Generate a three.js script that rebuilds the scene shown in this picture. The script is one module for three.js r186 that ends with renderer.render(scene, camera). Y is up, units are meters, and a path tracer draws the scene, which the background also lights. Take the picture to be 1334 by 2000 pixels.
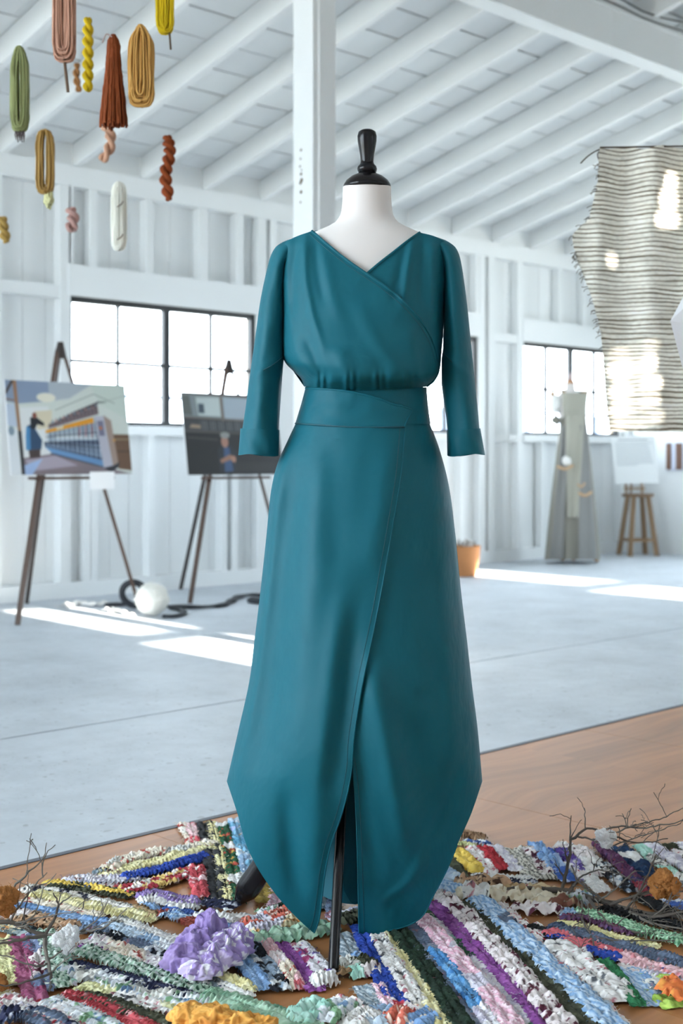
import * as THREE from 'three';
import { mergeGeometries, mergeVertices } from 'three/addons/utils/BufferGeometryUtils.js';
import { ImprovedNoise } from 'three/addons/math/ImprovedNoise.js';
import { RoundedBoxGeometry } from 'three/addons/geometries/RoundedBoxGeometry.js';

// ---------------------------------------------------------------- camera, sky, sun, exposure
// The room's long wall runs along +x (u), its depth along -z (v). Photo pixels (1334x2000) are turned
// into directions; distances come from the floor, the wall or the thing they touch.
const F = 2560, CX = 667, HY = 900, EYE = 1.0;
const ANG = THREE.MathUtils.degToRad(46.1), C = Math.cos(ANG), S = Math.sin(ANG);
const V3 = (x, y, z) => new THREE.Vector3(x, y, z);
const FW = V3(C, 0, -S), RT = V3(S, 0, C);
const scene = new THREE.Scene();
const camera = new THREE.PerspectiveCamera(2 * Math.atan(1000 / F) * 180 / Math.PI, 1334 / 2000, 0.05, 200);
camera.position.set(0, EYE, 0);
camera.lookAt(V3(FW.x, EYE, FW.z));
camera.setViewOffset(1334, 2000, 0, 100, 1334, 2000);
camera.focus = 2.68;
camera.userData.fStop = 4.2;
scene.background = new THREE.Color().setRGB(0.78, 0.90, 1.0);
scene.backgroundIntensity = 9;
const SUN_RUN = V3(0.05, -0.29, -1).normalize();          // the way the low sunlight travels
const sun = new THREE.DirectionalLight(new THREE.Color().setRGB(1, 0.93, 0.82), 60);
sun.position.copy(SUN_RUN).multiplyScalar(-20).add(V3(4, 0, -3));
sun.target.position.set(4, 0, -3);
sun.castShadow = true;
sun.shadow.mapSize.set(4096, 4096);
Object.assign(sun.shadow.camera, { left: -12, right: 12, top: 10, bottom: -10, near: 1, far: 50 });
scene.add(sun, sun.target);
const renderer = new THREE.WebGLRenderer({ antialias: true });
renderer.toneMapping = THREE.LinearToneMapping;
renderer.toneMappingExposure = 1.5;
renderer.shadowMap.enabled = true;

// ---------------------------------------------------------------- helpers
const P = (px, py, Z) => V3(0, EYE, 0).addScaledVector(FW, Z).addScaledVector(RT, (px - CX) / F * Z).setY(EYE + (HY - py) / F * Z);
const G = (px, py, y = 0) => P(px, py, F * (EYE - y) / (py - HY));
const onV = (px, py, v) => P(px, py, v / (S - C * (px - CX) / F));      // on a plane parallel to the long wall
const onU = (px, py, u) => P(px, py, u / (S * (px - CX) / F + C));      // on a plane parallel to the end wall
function rng(a) { return () => { a |= 0; a = a + 0x6D2B79F5 | 0; let t = Math.imul(a ^ a >>> 15, 1 | a); t = t + Math.imul(t ^ t >>> 7, 61 | t) ^ t; return ((t ^ t >>> 14) >>> 0) / 4294967296; }; }
const noise3 = (() => { const n = new ImprovedNoise(); return (x, y, z) => n.noise(x + 31.7, y + 11.3, z + 5.1); })();
const lerp = (a, b, t) => a + (b - a) * t, clamp = (x, a, b) => Math.min(b, Math.max(a, x));
const smooth = (a, b, x) => { const t = clamp((x - a) / (b - a), 0, 1); return t * t * (3 - 2 * t); };
const taken = {};
function numbered(name) { const n = taken[name] = (taken[name] ?? -1) + 1; return n ? `${name}_${String(n).padStart(3, '0')}` : name; }
function mesh(name, geo, mat, parent) {
  const m = new THREE.Mesh(geo, mat); m.name = parent ? name : numbered(name);
  m.castShadow = m.receiveShadow = true; (parent || scene).add(m); return m;
}
function thing(name, label, category, pos = V3(0, 0, 0), turn = 0, group) {
  const g = new THREE.Group(); g.name = numbered(name); g.position.copy(pos); g.rotation.y = turn;
  g.userData = { label, category }; if (group) g.userData.group = group; scene.add(g); return g;
}
function structure(name, label) { const g = new THREE.Group(); g.name = name; g.userData = { label, category: name.split('_')[0], kind: 'structure' }; scene.add(g); return g; }
const lin = (r, g, b) => new THREE.Color().setRGB(r, g, b);
const std = (color, roughness = 0.8, o = {}) => new THREE.MeshStandardMaterial({ color, roughness, side: THREE.DoubleSide, ...o });
const phys = (color, roughness = 0.8, o = {}) => new THREE.MeshPhysicalMaterial({ color, roughness, side: THREE.DoubleSide, ...o });
const box = (x0, x1, y0, y1, z0, z1) => new THREE.BoxGeometry(Math.abs(x1 - x0), Math.abs(y1 - y0), Math.abs(z1 - z0)).translate((x0 + x1) / 2, (y0 + y1) / 2, (z0 + z1) / 2);
const wbox = (u0, u1, y0, y1, v0, v1) => box(u0, u1, y0, y1, -v0, -v1);      // box in room coordinates (u, y, v)
function bar(a, b, w, d, up = V3(0, 1, 0)) {                                    // square bar from a to b
  const dir = b.clone().sub(a), L = dir.length(); dir.normalize();
  const x = V3().crossVectors(up, dir); if (x.lengthSq() < 1e-6) x.set(1, 0, 0); x.normalize();
  const y = V3().crossVectors(dir, x);
  return new THREE.BoxGeometry(w, d, L).applyMatrix4(new THREE.Matrix4().makeBasis(x, y, dir).setPosition(a.clone().add(b).multiplyScalar(0.5)));
}
const spline = (pts, n) => new THREE.CatmullRomCurve3(pts, false, 'centripetal').getSpacedPoints(n);
function sweep(pts, rad, sides = 6, caps = true, flat = 1) {                    // tube with its own radius at each point
  const pos = [], idx = [], n = pts.length; let N = V3(0, 1, 0);
  for (let i = 0; i < n; i++) {
    const T = pts[Math.min(n - 1, i + 1)].clone().sub(pts[Math.max(0, i - 1)]).normalize();
    N = N.clone().addScaledVector(T, -N.dot(T)); if (N.lengthSq() < 1e-4) N = V3(1, 0.3, 0.2).addScaledVector(T, -V3(1, 0.3, 0.2).dot(T)); N.normalize();
    const B = V3().crossVectors(T, N), r = typeof rad === 'function' ? rad(i / (n - 1), i) : rad;
    for (let k = 0; k < sides; k++) { const a = k / sides * 2 * Math.PI; const p = pts[i].clone().addScaledVector(N, Math.cos(a) * r * flat).addScaledVector(B, Math.sin(a) * r); pos.push(p.x, p.y, p.z); }
  }
  for (let i = 0; i < n - 1; i++) for (let k = 0; k < sides; k++) { const a = i * sides + k, b = i * sides + (k + 1) % sides; idx.push(a, b, a + sides, b, b + sides, a + sides); }
  if (caps) { for (const e of [0, n - 1]) { const c = pos.length / 3; pos.push(pts[e].x, pts[e].y, pts[e].z); for (let k = 0; k < sides; k++) { const a = e * sides + k, b = e * sides + (k + 1) % sides; e ? idx.push(a, b, c) : idx.push(b, a, c); } } }
  const g = new THREE.BufferGeometry(); g.setAttribute('position', new THREE.Float32BufferAttribute(pos, 3)); g.setIndex(idx); g.computeVertexNormals(); return g;
}
function gridGeo(nu, nv, f, closedU = false) {                                  // f(s, t) -> Vector3; uv in the surface's own metres
  const pos = [], uv = [], idx = [];
  const rows = [];
  for (let j = 0; j <= nv; j++) for (let i = 0; i <= nu; i++) { const p = f(i / nu, j / nv); rows.push(p); pos.push(p.x, p.y, p.z); }
  const W = nu + 1;
  const vacc = new Float32Array(W);
  for (let j = 0; j <= nv; j++) { let u = 0; for (let i = 0; i <= nu; i++) { if (i) u += rows[j * W + i].distanceTo(rows[j * W + i - 1]); if (j) vacc[i] += rows[j * W + i].distanceTo(rows[(j - 1) * W + i]); uv.push(u, vacc[i]); } }
  for (let j = 0; j < nv; j++) for (let i = 0; i < nu; i++) { const a = j * W + i; idx.push(a, a + W, a + 1, a + 1, a + W, a + W + 1); }
  const g = new THREE.BufferGeometry(); g.setAttribute('position', new THREE.Float32BufferAttribute(pos, 3)); g.setAttribute('uv', new THREE.Float32BufferAttribute(uv, 2)); g.setIndex(idx); g.computeVertexNormals();
  if (closedU) { const n = g.attributes.normal; for (let j = 0; j <= nv; j++) { const a = j * W, b = j * W + nu; const x = n.getX(a) + n.getX(b), y = n.getY(a) + n.getY(b), z = n.getZ(a) + n.getZ(b), l = Math.hypot(x, y, z) || 1; n.setXYZ(a, x / l, y / l, z / l); n.setXYZ(b, x / l, y / l, z / l); } }
  return g;
}
function table(pts) {                                                            // smooth curve through [x, y] knots, monotone between them
  const n = pts.length, d = [], m = [];
  for (let i = 0; i < n - 1; i++) d.push((pts[i + 1][1] - pts[i][1]) / (pts[i + 1][0] - pts[i][0]));
  for (let i = 0; i < n; i++) m.push(i === 0 ? d[0] : i === n - 1 ? d[n - 2] : d[i - 1] * d[i] <= 0 ? 0 : 2 * d[i - 1] * d[i] / (d[i - 1] + d[i]));
  return (x) => {
    if (x <= pts[0][0]) return pts[0][1]; if (x >= pts[n - 1][0]) return pts[n - 1][1];
    let i = 0; while (x > pts[i + 1][0]) i++;
    const h = pts[i + 1][0] - pts[i][0], t = (x - pts[i][0]) / h;
    return (2 * t ** 3 - 3 * t * t + 1) * pts[i][1] + (t ** 3 - 2 * t * t + t) * h * m[i] + (-2 * t ** 3 + 3 * t * t) * pts[i + 1][1] + (t ** 3 - t * t) * h * m[i + 1];
  };
}
function dataTex(size, f, repeat, srgb = true) {                                 // f(x, y) in 0..1 -> [r, g, b] in 0..1
  const d = new Uint8Array(size * size * 4);
  for (let y = 0; y < size; y++) for (let x = 0; x < size; x++) { const c = f(x / size, y / size), k = (y * size + x) * 4; d[k] = clamp(c[0], 0, 1) * 255; d[k + 1] = clamp(c[1], 0, 1) * 255; d[k + 2] = clamp(c[2], 0, 1) * 255; d[k + 3] = 255; }
  const t = new THREE.DataTexture(d, size, size); t.magFilter = THREE.LinearFilter; t.minFilter = THREE.LinearFilter; t.wrapS = t.wrapT = THREE.RepeatWrapping;
  if (srgb) t.colorSpace = THREE.SRGBColorSpace; if (repeat) t.repeat.set(repeat[0], repeat[1]); t.needsUpdate = true; return t;
}
// noise that tiles on 0..1
function tnoise(x, y, n, seed = 0) { const a = noise3(x * n, y * n, seed), b = noise3((x - 1) * n, y * n, seed), c = noise3(x * n, (y - 1) * n, seed), d = noise3((x - 1) * n, (y - 1) * n, seed); const wx = smooth(0.75, 1, x), wy = smooth(0.75, 1, y); return lerp(lerp(a, b, wx), lerp(c, d, wx), wy); }

// ---------------------------------------------------------------- the room
const VW = 8.36, UE = 12.47, UL = -4.2, VF = -2.8, RIDGE = 0.4, PITCH = 0.2487, EAVE = 3.18;
const under = (v) => EAVE + PITCH * (VW - RIDGE) - PITCH * Math.abs(v - RIDGE);  // underside of the rafters
const paintTone = [0, 1, 2].map((k) => std(lin(0.80 - k * 0.02, 0.825 - k * 0.02, 0.83 - k * 0.02), 0.62 + k * 0.05));
const paint = paintTone[0];
const roofPaint = [0, 1, 2].map((k) => std(lin(0.79 - k * 0.025, 0.815 - k * 0.025, 0.82 - k * 0.022), 0.75));
const rawWood = std(lin(0.46, 0.37, 0.27), 0.9), subBase = std(lin(0.42, 0.41, 0.39), 0.95);
const blackMetal = std(lin(0.02, 0.022, 0.025), 0.45);
const paneMat = phys(lin(1, 1, 1), 0.02, { transmission: 1, thickness: 0, ior: 1.5 });

// floor: painted concrete slabs with saw-cut joints
const concreteMap = dataTex(1024, (x, y) => {
  let v = 0.855 + tnoise(x, y, 6) * 0.05 + tnoise(x, y, 24, 3) * 0.03 + tnoise(x, y, 90, 7) * 0.02;
  const sp = tnoise(x * 1.0, y, 60, 11), ms = tnoise(x, y, 7, 17);
  if (sp > 0.56 - ms * 0.12) v -= 0.10; if (tnoise(x, y, 150, 23) > 0.56) v -= 0.10;
  return [v * 0.95, v * 0.975, v * 1.0];
}, [0.5, 0.5]);
const concreteRough = dataTex(512, (x, y) => { const v = 0.50 + tnoise(x, y, 5) * 0.10 + tnoise(x, y, 40, 3) * 0.06; return [v, v, v]; }, [0.3, 0.3], false);
const concrete = phys(lin(0.86, 0.88, 0.9), 1.0, { map: concreteMap, roughnessMap: concreteRough, specularIntensity: 0.6 });
{
  const fl = structure('floor', 'pale grey painted concrete floor with straight saw-cut joints');
  mesh('slab_bed', wbox(UL - 0.3, UE + 0.3, -0.30, -0.045, VF - 0.3, VW + 0.25), subBase, fl);
  const J = 4.29, g = 0.006, uvBox = (u0, u1, v0, v1) => { const geo = wbox(u0, u1, -0.05, -0.012, v0, v1), p = geo.attributes.position, uv = geo.attributes.uv; for (let i = 0; i < p.count; i++) uv.setXY(i, p.getX(i), p.getZ(i)); return geo; };
  for (const [a, b, c, d] of [[UL - 0.2, UE + 0.2, J + g, VW + 0.2], [UL - 0.2, 1.6 - g, 2.5, J - g], [1.6 + g, 5.93 - g, 2.5, J - g], [5.93 + g, UE + 0.2, VF - 0.2, J - g], [UL - 0.2, 5.93 - g, VF - 0.2, 2.49]]) mesh('slab', uvBox(a, b, c, d), concrete, fl);
}
// wood floor panels laid on the concrete in front
const WOODV = 2.905;
const woodMap = dataTex(1024, (x, y) => {
  const wob = tnoise(x, y, 4, 2) * 0.05, g = tnoise(x * 0.999, (y + wob) % 1, 5, 9) * 0.0, yy = y + wob;
  const st = noise3(x * 2.2, yy * 46, 3) * 0.5 + noise3(x * 5, yy * 120, 8) * 0.35 + noise3(x * 14, yy * 260, 4) * 0.25, band = noise3(x * 1.3, yy * 11, 21);
  const v = 0.62 + st * 0.10 + band * 0.10 + g;
  return [v * 1.16, v * 0.80, v * 0.50];
});
const woodMats = [0, 1, 2].map((k) => { const m = woodMap.clone(); m.offset.set(k * 0.37, k * 0.21); m.needsUpdate = true; return phys(lin(0.92 - k * 0.05, 0.9 - k * 0.05, 0.88 - k * 0.04), 0.42, { map: m }); });
{
  const fl = structure('floor_wood', 'tan wood-grain floor panels laid over the concrete');
  const us = [-4.1, -3.1, -2.07, -1.03, 0, 1.03, 2.07, 2.985, 4.03, 5.05, 5.8], vs = [-2.7, -1.4, -0.2, 0.85, 1.87, WOODV - 0.02];
  let k = 0;
  for (let i = 0; i < us.length - 1; i++) for (let j = 0; j < vs.length - 1; j++) {
    const e = 0.0012, geo = wbox(us[i] + e, us[i + 1] - e, -0.0119, 0, vs[j] + (j === 4 ? -0.0 : e), vs[j + 1] - (j < 4 ? (j === 3 ? 0 : e) : 0)), p = geo.attributes.position, uv = geo.attributes.uv;
    for (let q = 0; q < p.count; q++) uv.setXY(q, p.getX(q) * 0.45, p.getZ(q) * 0.45);
    mesh('floor_panel', geo, woodMats[(k++ * 7 + i) % 3], fl);
  }
  const tr = mesh('trim_1', wbox(-4.1, 5.8, -0.0119, 0.002, WOODV - 0.02, WOODV), std(lin(0.09, 0.10, 0.13), 0.5));
  tr.userData = { label: 'dark metal edge strip between wood panels and concrete', category: 'trim', kind: 'structure' };
}
// walls
function wallPieces(a0, a1, y0, y1, holes) {
  const out = []; let x = a0;
  const cuts = [...new Set(holes.flatMap((h) => [h[0], h[1]]))].filter((c) => c > a0 && c < a1).sort((p, q) => p - q).concat(a1);
  for (const c of cuts) {
    const hs = holes.filter((h) => h[0] < c - 1e-6 && h[1] > x + 1e-6).sort((p, q) => p[2] - q[2]); let y = y0;
    for (const h of hs) { if (h[2] > y) out.push([x, c, y, h[2]]); y = h[3]; }
    if (y < y1) out.push([x, c, y, y1]); x = c;
  }
  return out;
}
const pxU = (px) => onV(px, 900, VW).x, pxY = (px, py) => onV(px, py, VW).y;
const WT = pxY(142, 577), WB = pxY(260, 831), HT = pxY(142, 516), RAIL0 = pxY(60, 575), RAIL1 = pxY(60, 550);
const winA = [pxU(139), pxU(139) + 1.80], winB = [pxU(936) - 1.80, pxU(936)], winC = [pxU(1024), pxU(1024) + 1.72];
const wins = [winA, winB, winC];
{
  const wb = structure('wall_back', 'white painted board wall with exposed studs along the long side');
  const BV = VW + 0.09, holes = wins.map(([a, b]) => [a, b, WB, WT]);
  mesh('sheathing', mergeGeometries(wallPieces(UL - 0.2, UE + 0.2, -0.05, 3.6, holes).map(([a, b, c, d]) => wbox(a, b, c, d, BV + 0.02, BV + 0.06))), rawWood, wb);
  // vertical boards, each its own piece
  const r = rng(5); let u = -1.0, n = 0;
  while (u < UE) {
    const w = 0.19 + (r() - 0.5) * 0.02, u1 = Math.min(UE, u + w), off = r() * 0.003;
    for (const [a, b, c, d] of wallPieces(u + 0.0015, u1 - 0.0015, -0.012, 3.34, holes)) if (b - a > 0.01) mesh('wall_board', wbox(a, b, c, d, BV + off, BV + 0.02), paintTone[n % 3], wb);
    u = u1; n++;
  }
  mesh('wall_panel', wbox(UL - 0.1, -1.0, -0.012, 3.34, BV, BV + 0.02), paint, wb);
  const pY0 = pxY(34, 346), pY1 = EAVE;
  mesh('top_plate', wbox(UL, UE, pY0, pY1, VW - 0.015, BV), paint, wb);
  for (const [a, b] of wins) { mesh('header', wbox(a - 0.03, b + 0.03, WT, HT, VW - 0.012, BV), paint, wb); mesh('sill', wbox(a - 0.03, b + 0.03, WB - 0.075, WB - 0.006, VW - 0.03, BV), paint, wb); }
  const base = mesh('baseboard_back', wbox(UL, UE, -0.012, 0.105, VW - 0.01, BV)); base.material = paint; base.userData = { label: 'white baseboard along the long board wall', category: 'baseboard', kind: 'structure' };
  const stud = (u0, u1, y0, y1) => mesh('stud', wbox(u0, u1, y0, y1, VW, BV), paintTone[n++ % 2], wb);
  // upper studs, as seen between header and plate
  for (const [p0, p1] of [[135, 144], [176, 190], [286, 299], [390, 406], [462, 476], [528, 540], [1092, 1099], [1140, 1147]]) stud(pxU(p0), pxU(p1), HT, pY0);
  for (let q = winB[0] + 0.25; q < winB[1]; q += 0.5) stud(q, q + 0.05, HT, pY0);
  // full-height posts beside the windows
  for (const [p0, p1] of [[118, 138], [937, 948], [955, 967], [1012, 1023]]) stud(pxU(p0), pxU(p1), 0.105, pY0);
  for (const [a, b] of [[winA[1], winA[1] + 0.1], [winB[0] - 0.1, winB[0]], [winC[1], winC[1] + 0.1], [pxU(-2) - 0.05, pxU(3)], [2.1, 2.2]]) stud(a, b, 0.105, pY0);
  mesh('rail', wbox(pxU(3), pxU(118), RAIL0, RAIL1, VW + 0.01, BV), paint, wb);
  mesh('rail', wbox(pxU(967), pxU(1012), pxY(990, 668), pxY(990, 652), VW + 0.01, BV), paint, wb);
  mesh('rail', wbox(pxU(967), pxU(1012), pxY(990, 862), pxY(990, 848), VW + 0.01, BV), paint, wb);
  // studs under the windows
  for (const p of [172, 186, 298, 440, 460, 905, 1062, 1150]) stud(pxU(p) - 0.035, pxU(p) + 0.02, 0.105, WB - 0.075);
}
function windowUnit(n, [a, b], cols, label) {
  const w = structure(`window_${n}`, label); w.userData.category = 'window';
  const v0 = VW + 0.035, v1 = VW + 0.085, f = 0.042;
  for (const [x0, x1, y0, y1] of [[a, b, WT - f, WT], [a, b, WB, WB + f * 0.7], [a, a + f * 0.7, WB + f * 0.7, WT - f], [b - f, b, WB + f * 0.7, WT - f]]) mesh('window_frame', wbox(x0, x1, y0, y1, v0, v1), blackMetal, w);
  const xs = []; for (let i = 0; i <= cols; i++) xs.push(lerp(a, b, i / cols));
  const ym = pxY(230, 708);
  for (let i = 1; i < cols; i++) mesh(i % 2 ? 'muntin' : 'mullion', wbox(xs[i] - (i % 2 ? 0.007 : 0.03), xs[i] + (i % 2 ? 0.007 : 0.03), WB + f * 0.7, WT - f, v0 + 0.004, v1 - 0.004), blackMetal, w);
  for (let i = 0; i < cols; i++) {
    const x0 = xs[i] + 0.01, x1 = xs[i + 1] - 0.01;
    mesh('muntin', wbox(x0, x1, ym - 0.0125, ym + 0.0125, v0 + 0.008, v1 - 0.008), blackMetal, w);
    for (const [y0, y1] of [[WB + 0.02, ym - 0.004], [ym + 0.004, WT - 0.02]]) mesh('pane', new THREE.PlaneGeometry(x1 - x0 + 0.01, y1 - y0).translate((x0 + x1) / 2, (y0 + y1) / 2, -(v0 + 0.03)), paneMat, w);
  }
}
windowUnit(1, winA, 4, 'dark framed window above the two picture easels');
windowUnit(2, winB, 4, 'dark framed window half hidden behind the teal dress');
windowUnit(3, winC, 4, 'dark framed window behind the grey gown in the corner');
{
  const we = structure('wall_right', 'plain white end wall behind the wooden stool');
  mesh('wall_panel', mergeGeometries(wallPieces(VF, VW + 0.15, -0.05, 6.2, [[3.6, 5.6, 0.9, 3.4]]).map(([a, b, c, d]) => wbox(UE, UE + 0.12, c, d, a, b))), paint, we);
  mesh('stud', wbox(UE - 0.05, UE, -0.012, EAVE, VW - 0.06, VW), paint, we);
  // end wall to the left, outside the frame: three tall window bays light the room from the side
  const wl = structure('wall_left', 'white end wall with three tall open window bays');
  mesh('wall_panel', mergeGeometries(wallPieces(VF, VW + 0.1, -0.05, 6.2, [[2.0, 3.7, 0.8, 4.1], [3.9, 5.8, 0.8, 4.1], [6.0, 8.0, 0.8, 4.1]]).map(([a, b, c, d]) => wbox(UL - 0.12, UL, c, d, a, b))), paint, wl);
}
{
  // wall behind the camera: two high windows and narrow gaps that the low sun comes through
  const wf = structure('wall_front', 'white wall behind the viewpoint with high windows');
  const back = (p) => p.clone().addScaledVector(SUN_RUN, (-VF - p.z) / SUN_RUN.z);  // where the sunlight that reaches p came through
  const holes = [];
  const floorHole = (u0, u1, v0, v1) => { const a = back(V3(u0, 0, -v0)), b = back(V3(u1, 0, -v1)), sh = 0.05 * ((v0 + v1) / 2 - VF); return [u0 - sh, u1 - sh, a.y, b.y]; };
  for (const [u0, u1] of [[4.44, 4.65], [4.68, 4.92], [8.80, 9.05], [9.08, 9.36]]) holes.push(floorHole(u0, u1, 6.34, 7.9));
  for (const [u0, u1] of [[4.2, 4.37], [4.385, 4.52], [4.535, 4.83], [8.4, 8.75], [8.78, 9.1]]) holes.push(floorHole(u0, u1, 4.7, 5.95));
  for (const [x0, x1, y0, y1] of [[1181, 1262, 842, 812], [1181, 1246, 812, 780], [1180, 1254, 780, 742], [1180, 1247, 742, 700], [1180, 1256, 700, 672], [1196, 1250, 672, 655], [1300, 1352, 452, 432], [1292, 1352, 432, 392], [1300, 1352, 392, 352], [1318, 1352, 352, 318], [1205, 1217, 508, 482]]) { const a = back(P(x0, y0, CLOTHZ())), b = back(P(x1, y1, CLOTHZ())); holes.push([a.x, b.x, a.y, b.y]); }
  function CLOTHZ() { return 4.2; }
  mesh('wall_panel', mergeGeometries(wallPieces(UL - 0.1, UE + 0.1, -0.05, 6.2, holes).map(([a, b, c, d]) => wbox(a, b, c, d, VF - 0.06, VF))), paint, wf);
}
// roof: rafters, blocking, boards and the deck above them
{
  const rf = structure('ceiling', 'white painted rafters and roof boards under a pitched roof');
  const slope = Math.hypot(1, PITCH), D = 0.165, dv = D * slope;                 // vertical depth of a rafter
  const u0 = onV(145, 324, VW).x; let k = 0;
  for (let u = u0 - 0.605 * 15; u < UE - 0.05; u += 0.605) if (u > UL + 0.05) {
    const rafter = (va, vb) => { const sh = new THREE.BufferGeometry(), y = (v) => under(v), pts = []; for (const v of [va, vb]) for (const du of [0, 0.05]) for (const h of [0, dv]) pts.push(u + du, y(v) + h, -v); sh.setAttribute('position', new THREE.Float32BufferAttribute(pts, 3)); sh.setIndex([0, 1, 5, 0, 5, 4, 2, 6, 7, 2, 7, 3, 0, 4, 6, 0, 6, 2, 1, 3, 7, 1, 7, 5, 0, 2, 3, 0, 3, 1, 4, 5, 7, 4, 7, 6]); const q = sh.toNonIndexed(); q.computeVertexNormals(); return q; };
    mesh('rafter', rafter(VW + 0.09, RIDGE), roofPaint[k % 2], rf);
    mesh('rafter', rafter(RIDGE, VF), roofPaint[(k + 1) % 2], rf);
    if (u > 1) mesh('blocking', wbox(u + 0.05, Math.min(UE, u + 0.605), EAVE, EAVE + dv + 0.01, VW + 0.02, VW + 0.06), paint, rf);
    k++;
  }
  // boards laid across the rafters, with open joints
  const r = rng(9); let v = VW + 0.12, i = 0;
  while (v > RIDGE + 0.02) {
    const w = 0.283, v1 = Math.max(RIDGE, v - w), g = 0.009 + r() * 0.008; let a = 1.0 - r() * 2; if (v < 3.5) a = UL;
    const cuts = [UL, ...(v < 3.5 ? [] : [a + 3.2, a + 7.0, a + 10.6].filter((x) => x > UL + 0.5 && x < UE - 0.5)), UE];
    for (let q = 0; q < cuts.length - 1; q++) {
      const lift = dv + 0.001 + r() * 0.004, ya = under(v - g) + lift, yb = under(v1) + lift;
      const geo = bar(V3((cuts[q] + 0.002), (ya + yb) / 2 + 0.01, -(v - g + v1) / 2), V3(cuts[q + 1] - 0.002, (ya + yb) / 2 + 0.01, -(v - g + v1) / 2), (v - g - v1) * slope, 0.018, V3(0, 1, -PITCH).normalize());
      mesh('roof_board', geo, roofPaint[(i * 5 + q) % 3], rf);
    }
    v = v1; i++;
  }
  const deck = (va, vb, h) => { const g = new THREE.BufferGeometry(); const a = under(va) + h, b = under(vb) + h; g.setAttribute('position', new THREE.Float32BufferAttribute([UL - 0.2, a, -va, UE + 0.2, a, -va, UE + 0.2, b, -vb, UL - 0.2, b, -vb, UL - 0.2, a + 0.05, -va, UE + 0.2, a + 0.05, -va, UE + 0.2, b + 0.05, -vb, UL - 0.2, b + 0.05, -vb], 3)); g.setIndex([0, 1, 2, 0, 2, 3, 4, 6, 5, 4, 7, 6, 0, 4, 5, 0, 5, 1, 3, 2, 6, 3, 6, 7]); const q = g.toNonIndexed(); q.computeVertexNormals(); return q; };
  mesh('roof_deck', deck(VW + 0.5, RIDGE - 0.02, dv + 0.045), rawWood, rf);
  mesh('roof_panel', deck(RIDGE + 0.02, VF - 0.4, dv + 0.001), roofPaint[0], rf);
  mesh('fascia', wbox(UL - 0.2, UE + 0.2, EAVE - 0.05, EAVE + 0.3, VW + 0.45, VW + 0.5), paint, rf);
  mesh('soffit', wbox(UL - 0.2, UE + 0.2, EAVE + 0.02, EAVE + 0.04, VW + 0.1, VW + 0.46), paint, rf);
}
{
  // beam under the rafters and the post that carries it
  const bv = 5.0, a = onV(1334, 143, bv), yTop = under(bv) + 0.015;
  const tr = structure('trim_2', 'deep white beam carrying the rafters'); tr.userData.category = 'beam';
  mesh('beam', wbox(UL, UE, a.y, yTop, bv, bv + 0.14), paint, tr);
  mesh('beam_cleat', wbox(UL, UE, yTop - 0.05, yTop, bv - 0.03, bv), paintTone[1], tr);
  const ca = onV(1205, 0, bv - 0.045), cb = onV(1334, 52, bv - 0.045), wire = (o, sag) => sweep(spline([V3(UL + 2, cb.y + o, cb.z), V3(ca.x, cb.y + o - sag, cb.z), V3((ca.x + cb.x) / 2, cb.y + o - sag * 2.2, cb.z), V3(cb.x, cb.y + o, cb.z), V3(UE, cb.y + o + 0.02, cb.z)], 60), 0.006, 6);
  mesh('cable', wire(-0.03, 0.012), blackMetal, tr); mesh('cable', wire(0.03, 0.02), blackMetal, tr);
  const pc = onV(624, 500, bv).x, l = onV(579, 500, 5.0);
  const post = thing('support_post', 'square white wooden post standing behind the teal dress, with old nail holes', 'post', V3(pc, -0.012, -bv));
  mesh('post_core', box(0, 0.115, 0, a.y + 0.012, 0, -0.14), paint, post);
  mesh('post_face', box(-0.035, 0, 0, a.y + 0.012, -0.012, -0.165), paintTone[1], post);
  const holeMat = std(lin(0.16, 0.12, 0.07), 0.9), r = rng(3);
  for (const [px, py, s] of [[588, 293, 3], [587, 310, 2.5], [586, 325, 2.5], [588, 340, 3.5], [589, 352, 4.5], [587, 357, 4], [588, 375, 3.5], [587, 395, 2.5], [589, 332, 2]]) {
    const q = onU(px, py, pc - 0.0352); mesh('nail_hole', new THREE.CircleGeometry(s * 0.0026, 8).rotateY(-Math.PI / 2).translate(-0.0354, q.y + 0.012, q.z + bv), holeMat, post);
  }
}
{
  // outside: bright ground and a low pipe fence
  const gr = mesh('ground', new THREE.PlaneGeometry(120, 120).rotateX(-Math.PI / 2).translate(4, -0.33, 0), std(lin(0.42, 0.40, 0.34), 0.95)); gr.userData = { label: 'bare sunlit ground outside the windows', category: 'ground', kind: 'structure' };
  const fm = std(lin(0.20, 0.27, 0.42), 0.6), fv = VW + 2.6;
  const fence = thing('pipe_fence', 'blue-grey rail fence outside the corner window', 'fence', V3(11, -0.33, -fv));
  for (const px of [1032, 1169, 868, 1100]) { const x = onV(px, 850, fv).x - 11; mesh('fence_post', box(x - 0.04, x + 0.04, 0, onV(1032, 806, fv).y + 0.33, -0.04, 0.04), fm, fence); }
  const y = onV(1032, 806, fv).y + 0.33; mesh('fence_rail', box(-6, 9, y - 0.02, y + 0.02, -0.03, 0.03), fm, fence);
}
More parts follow.
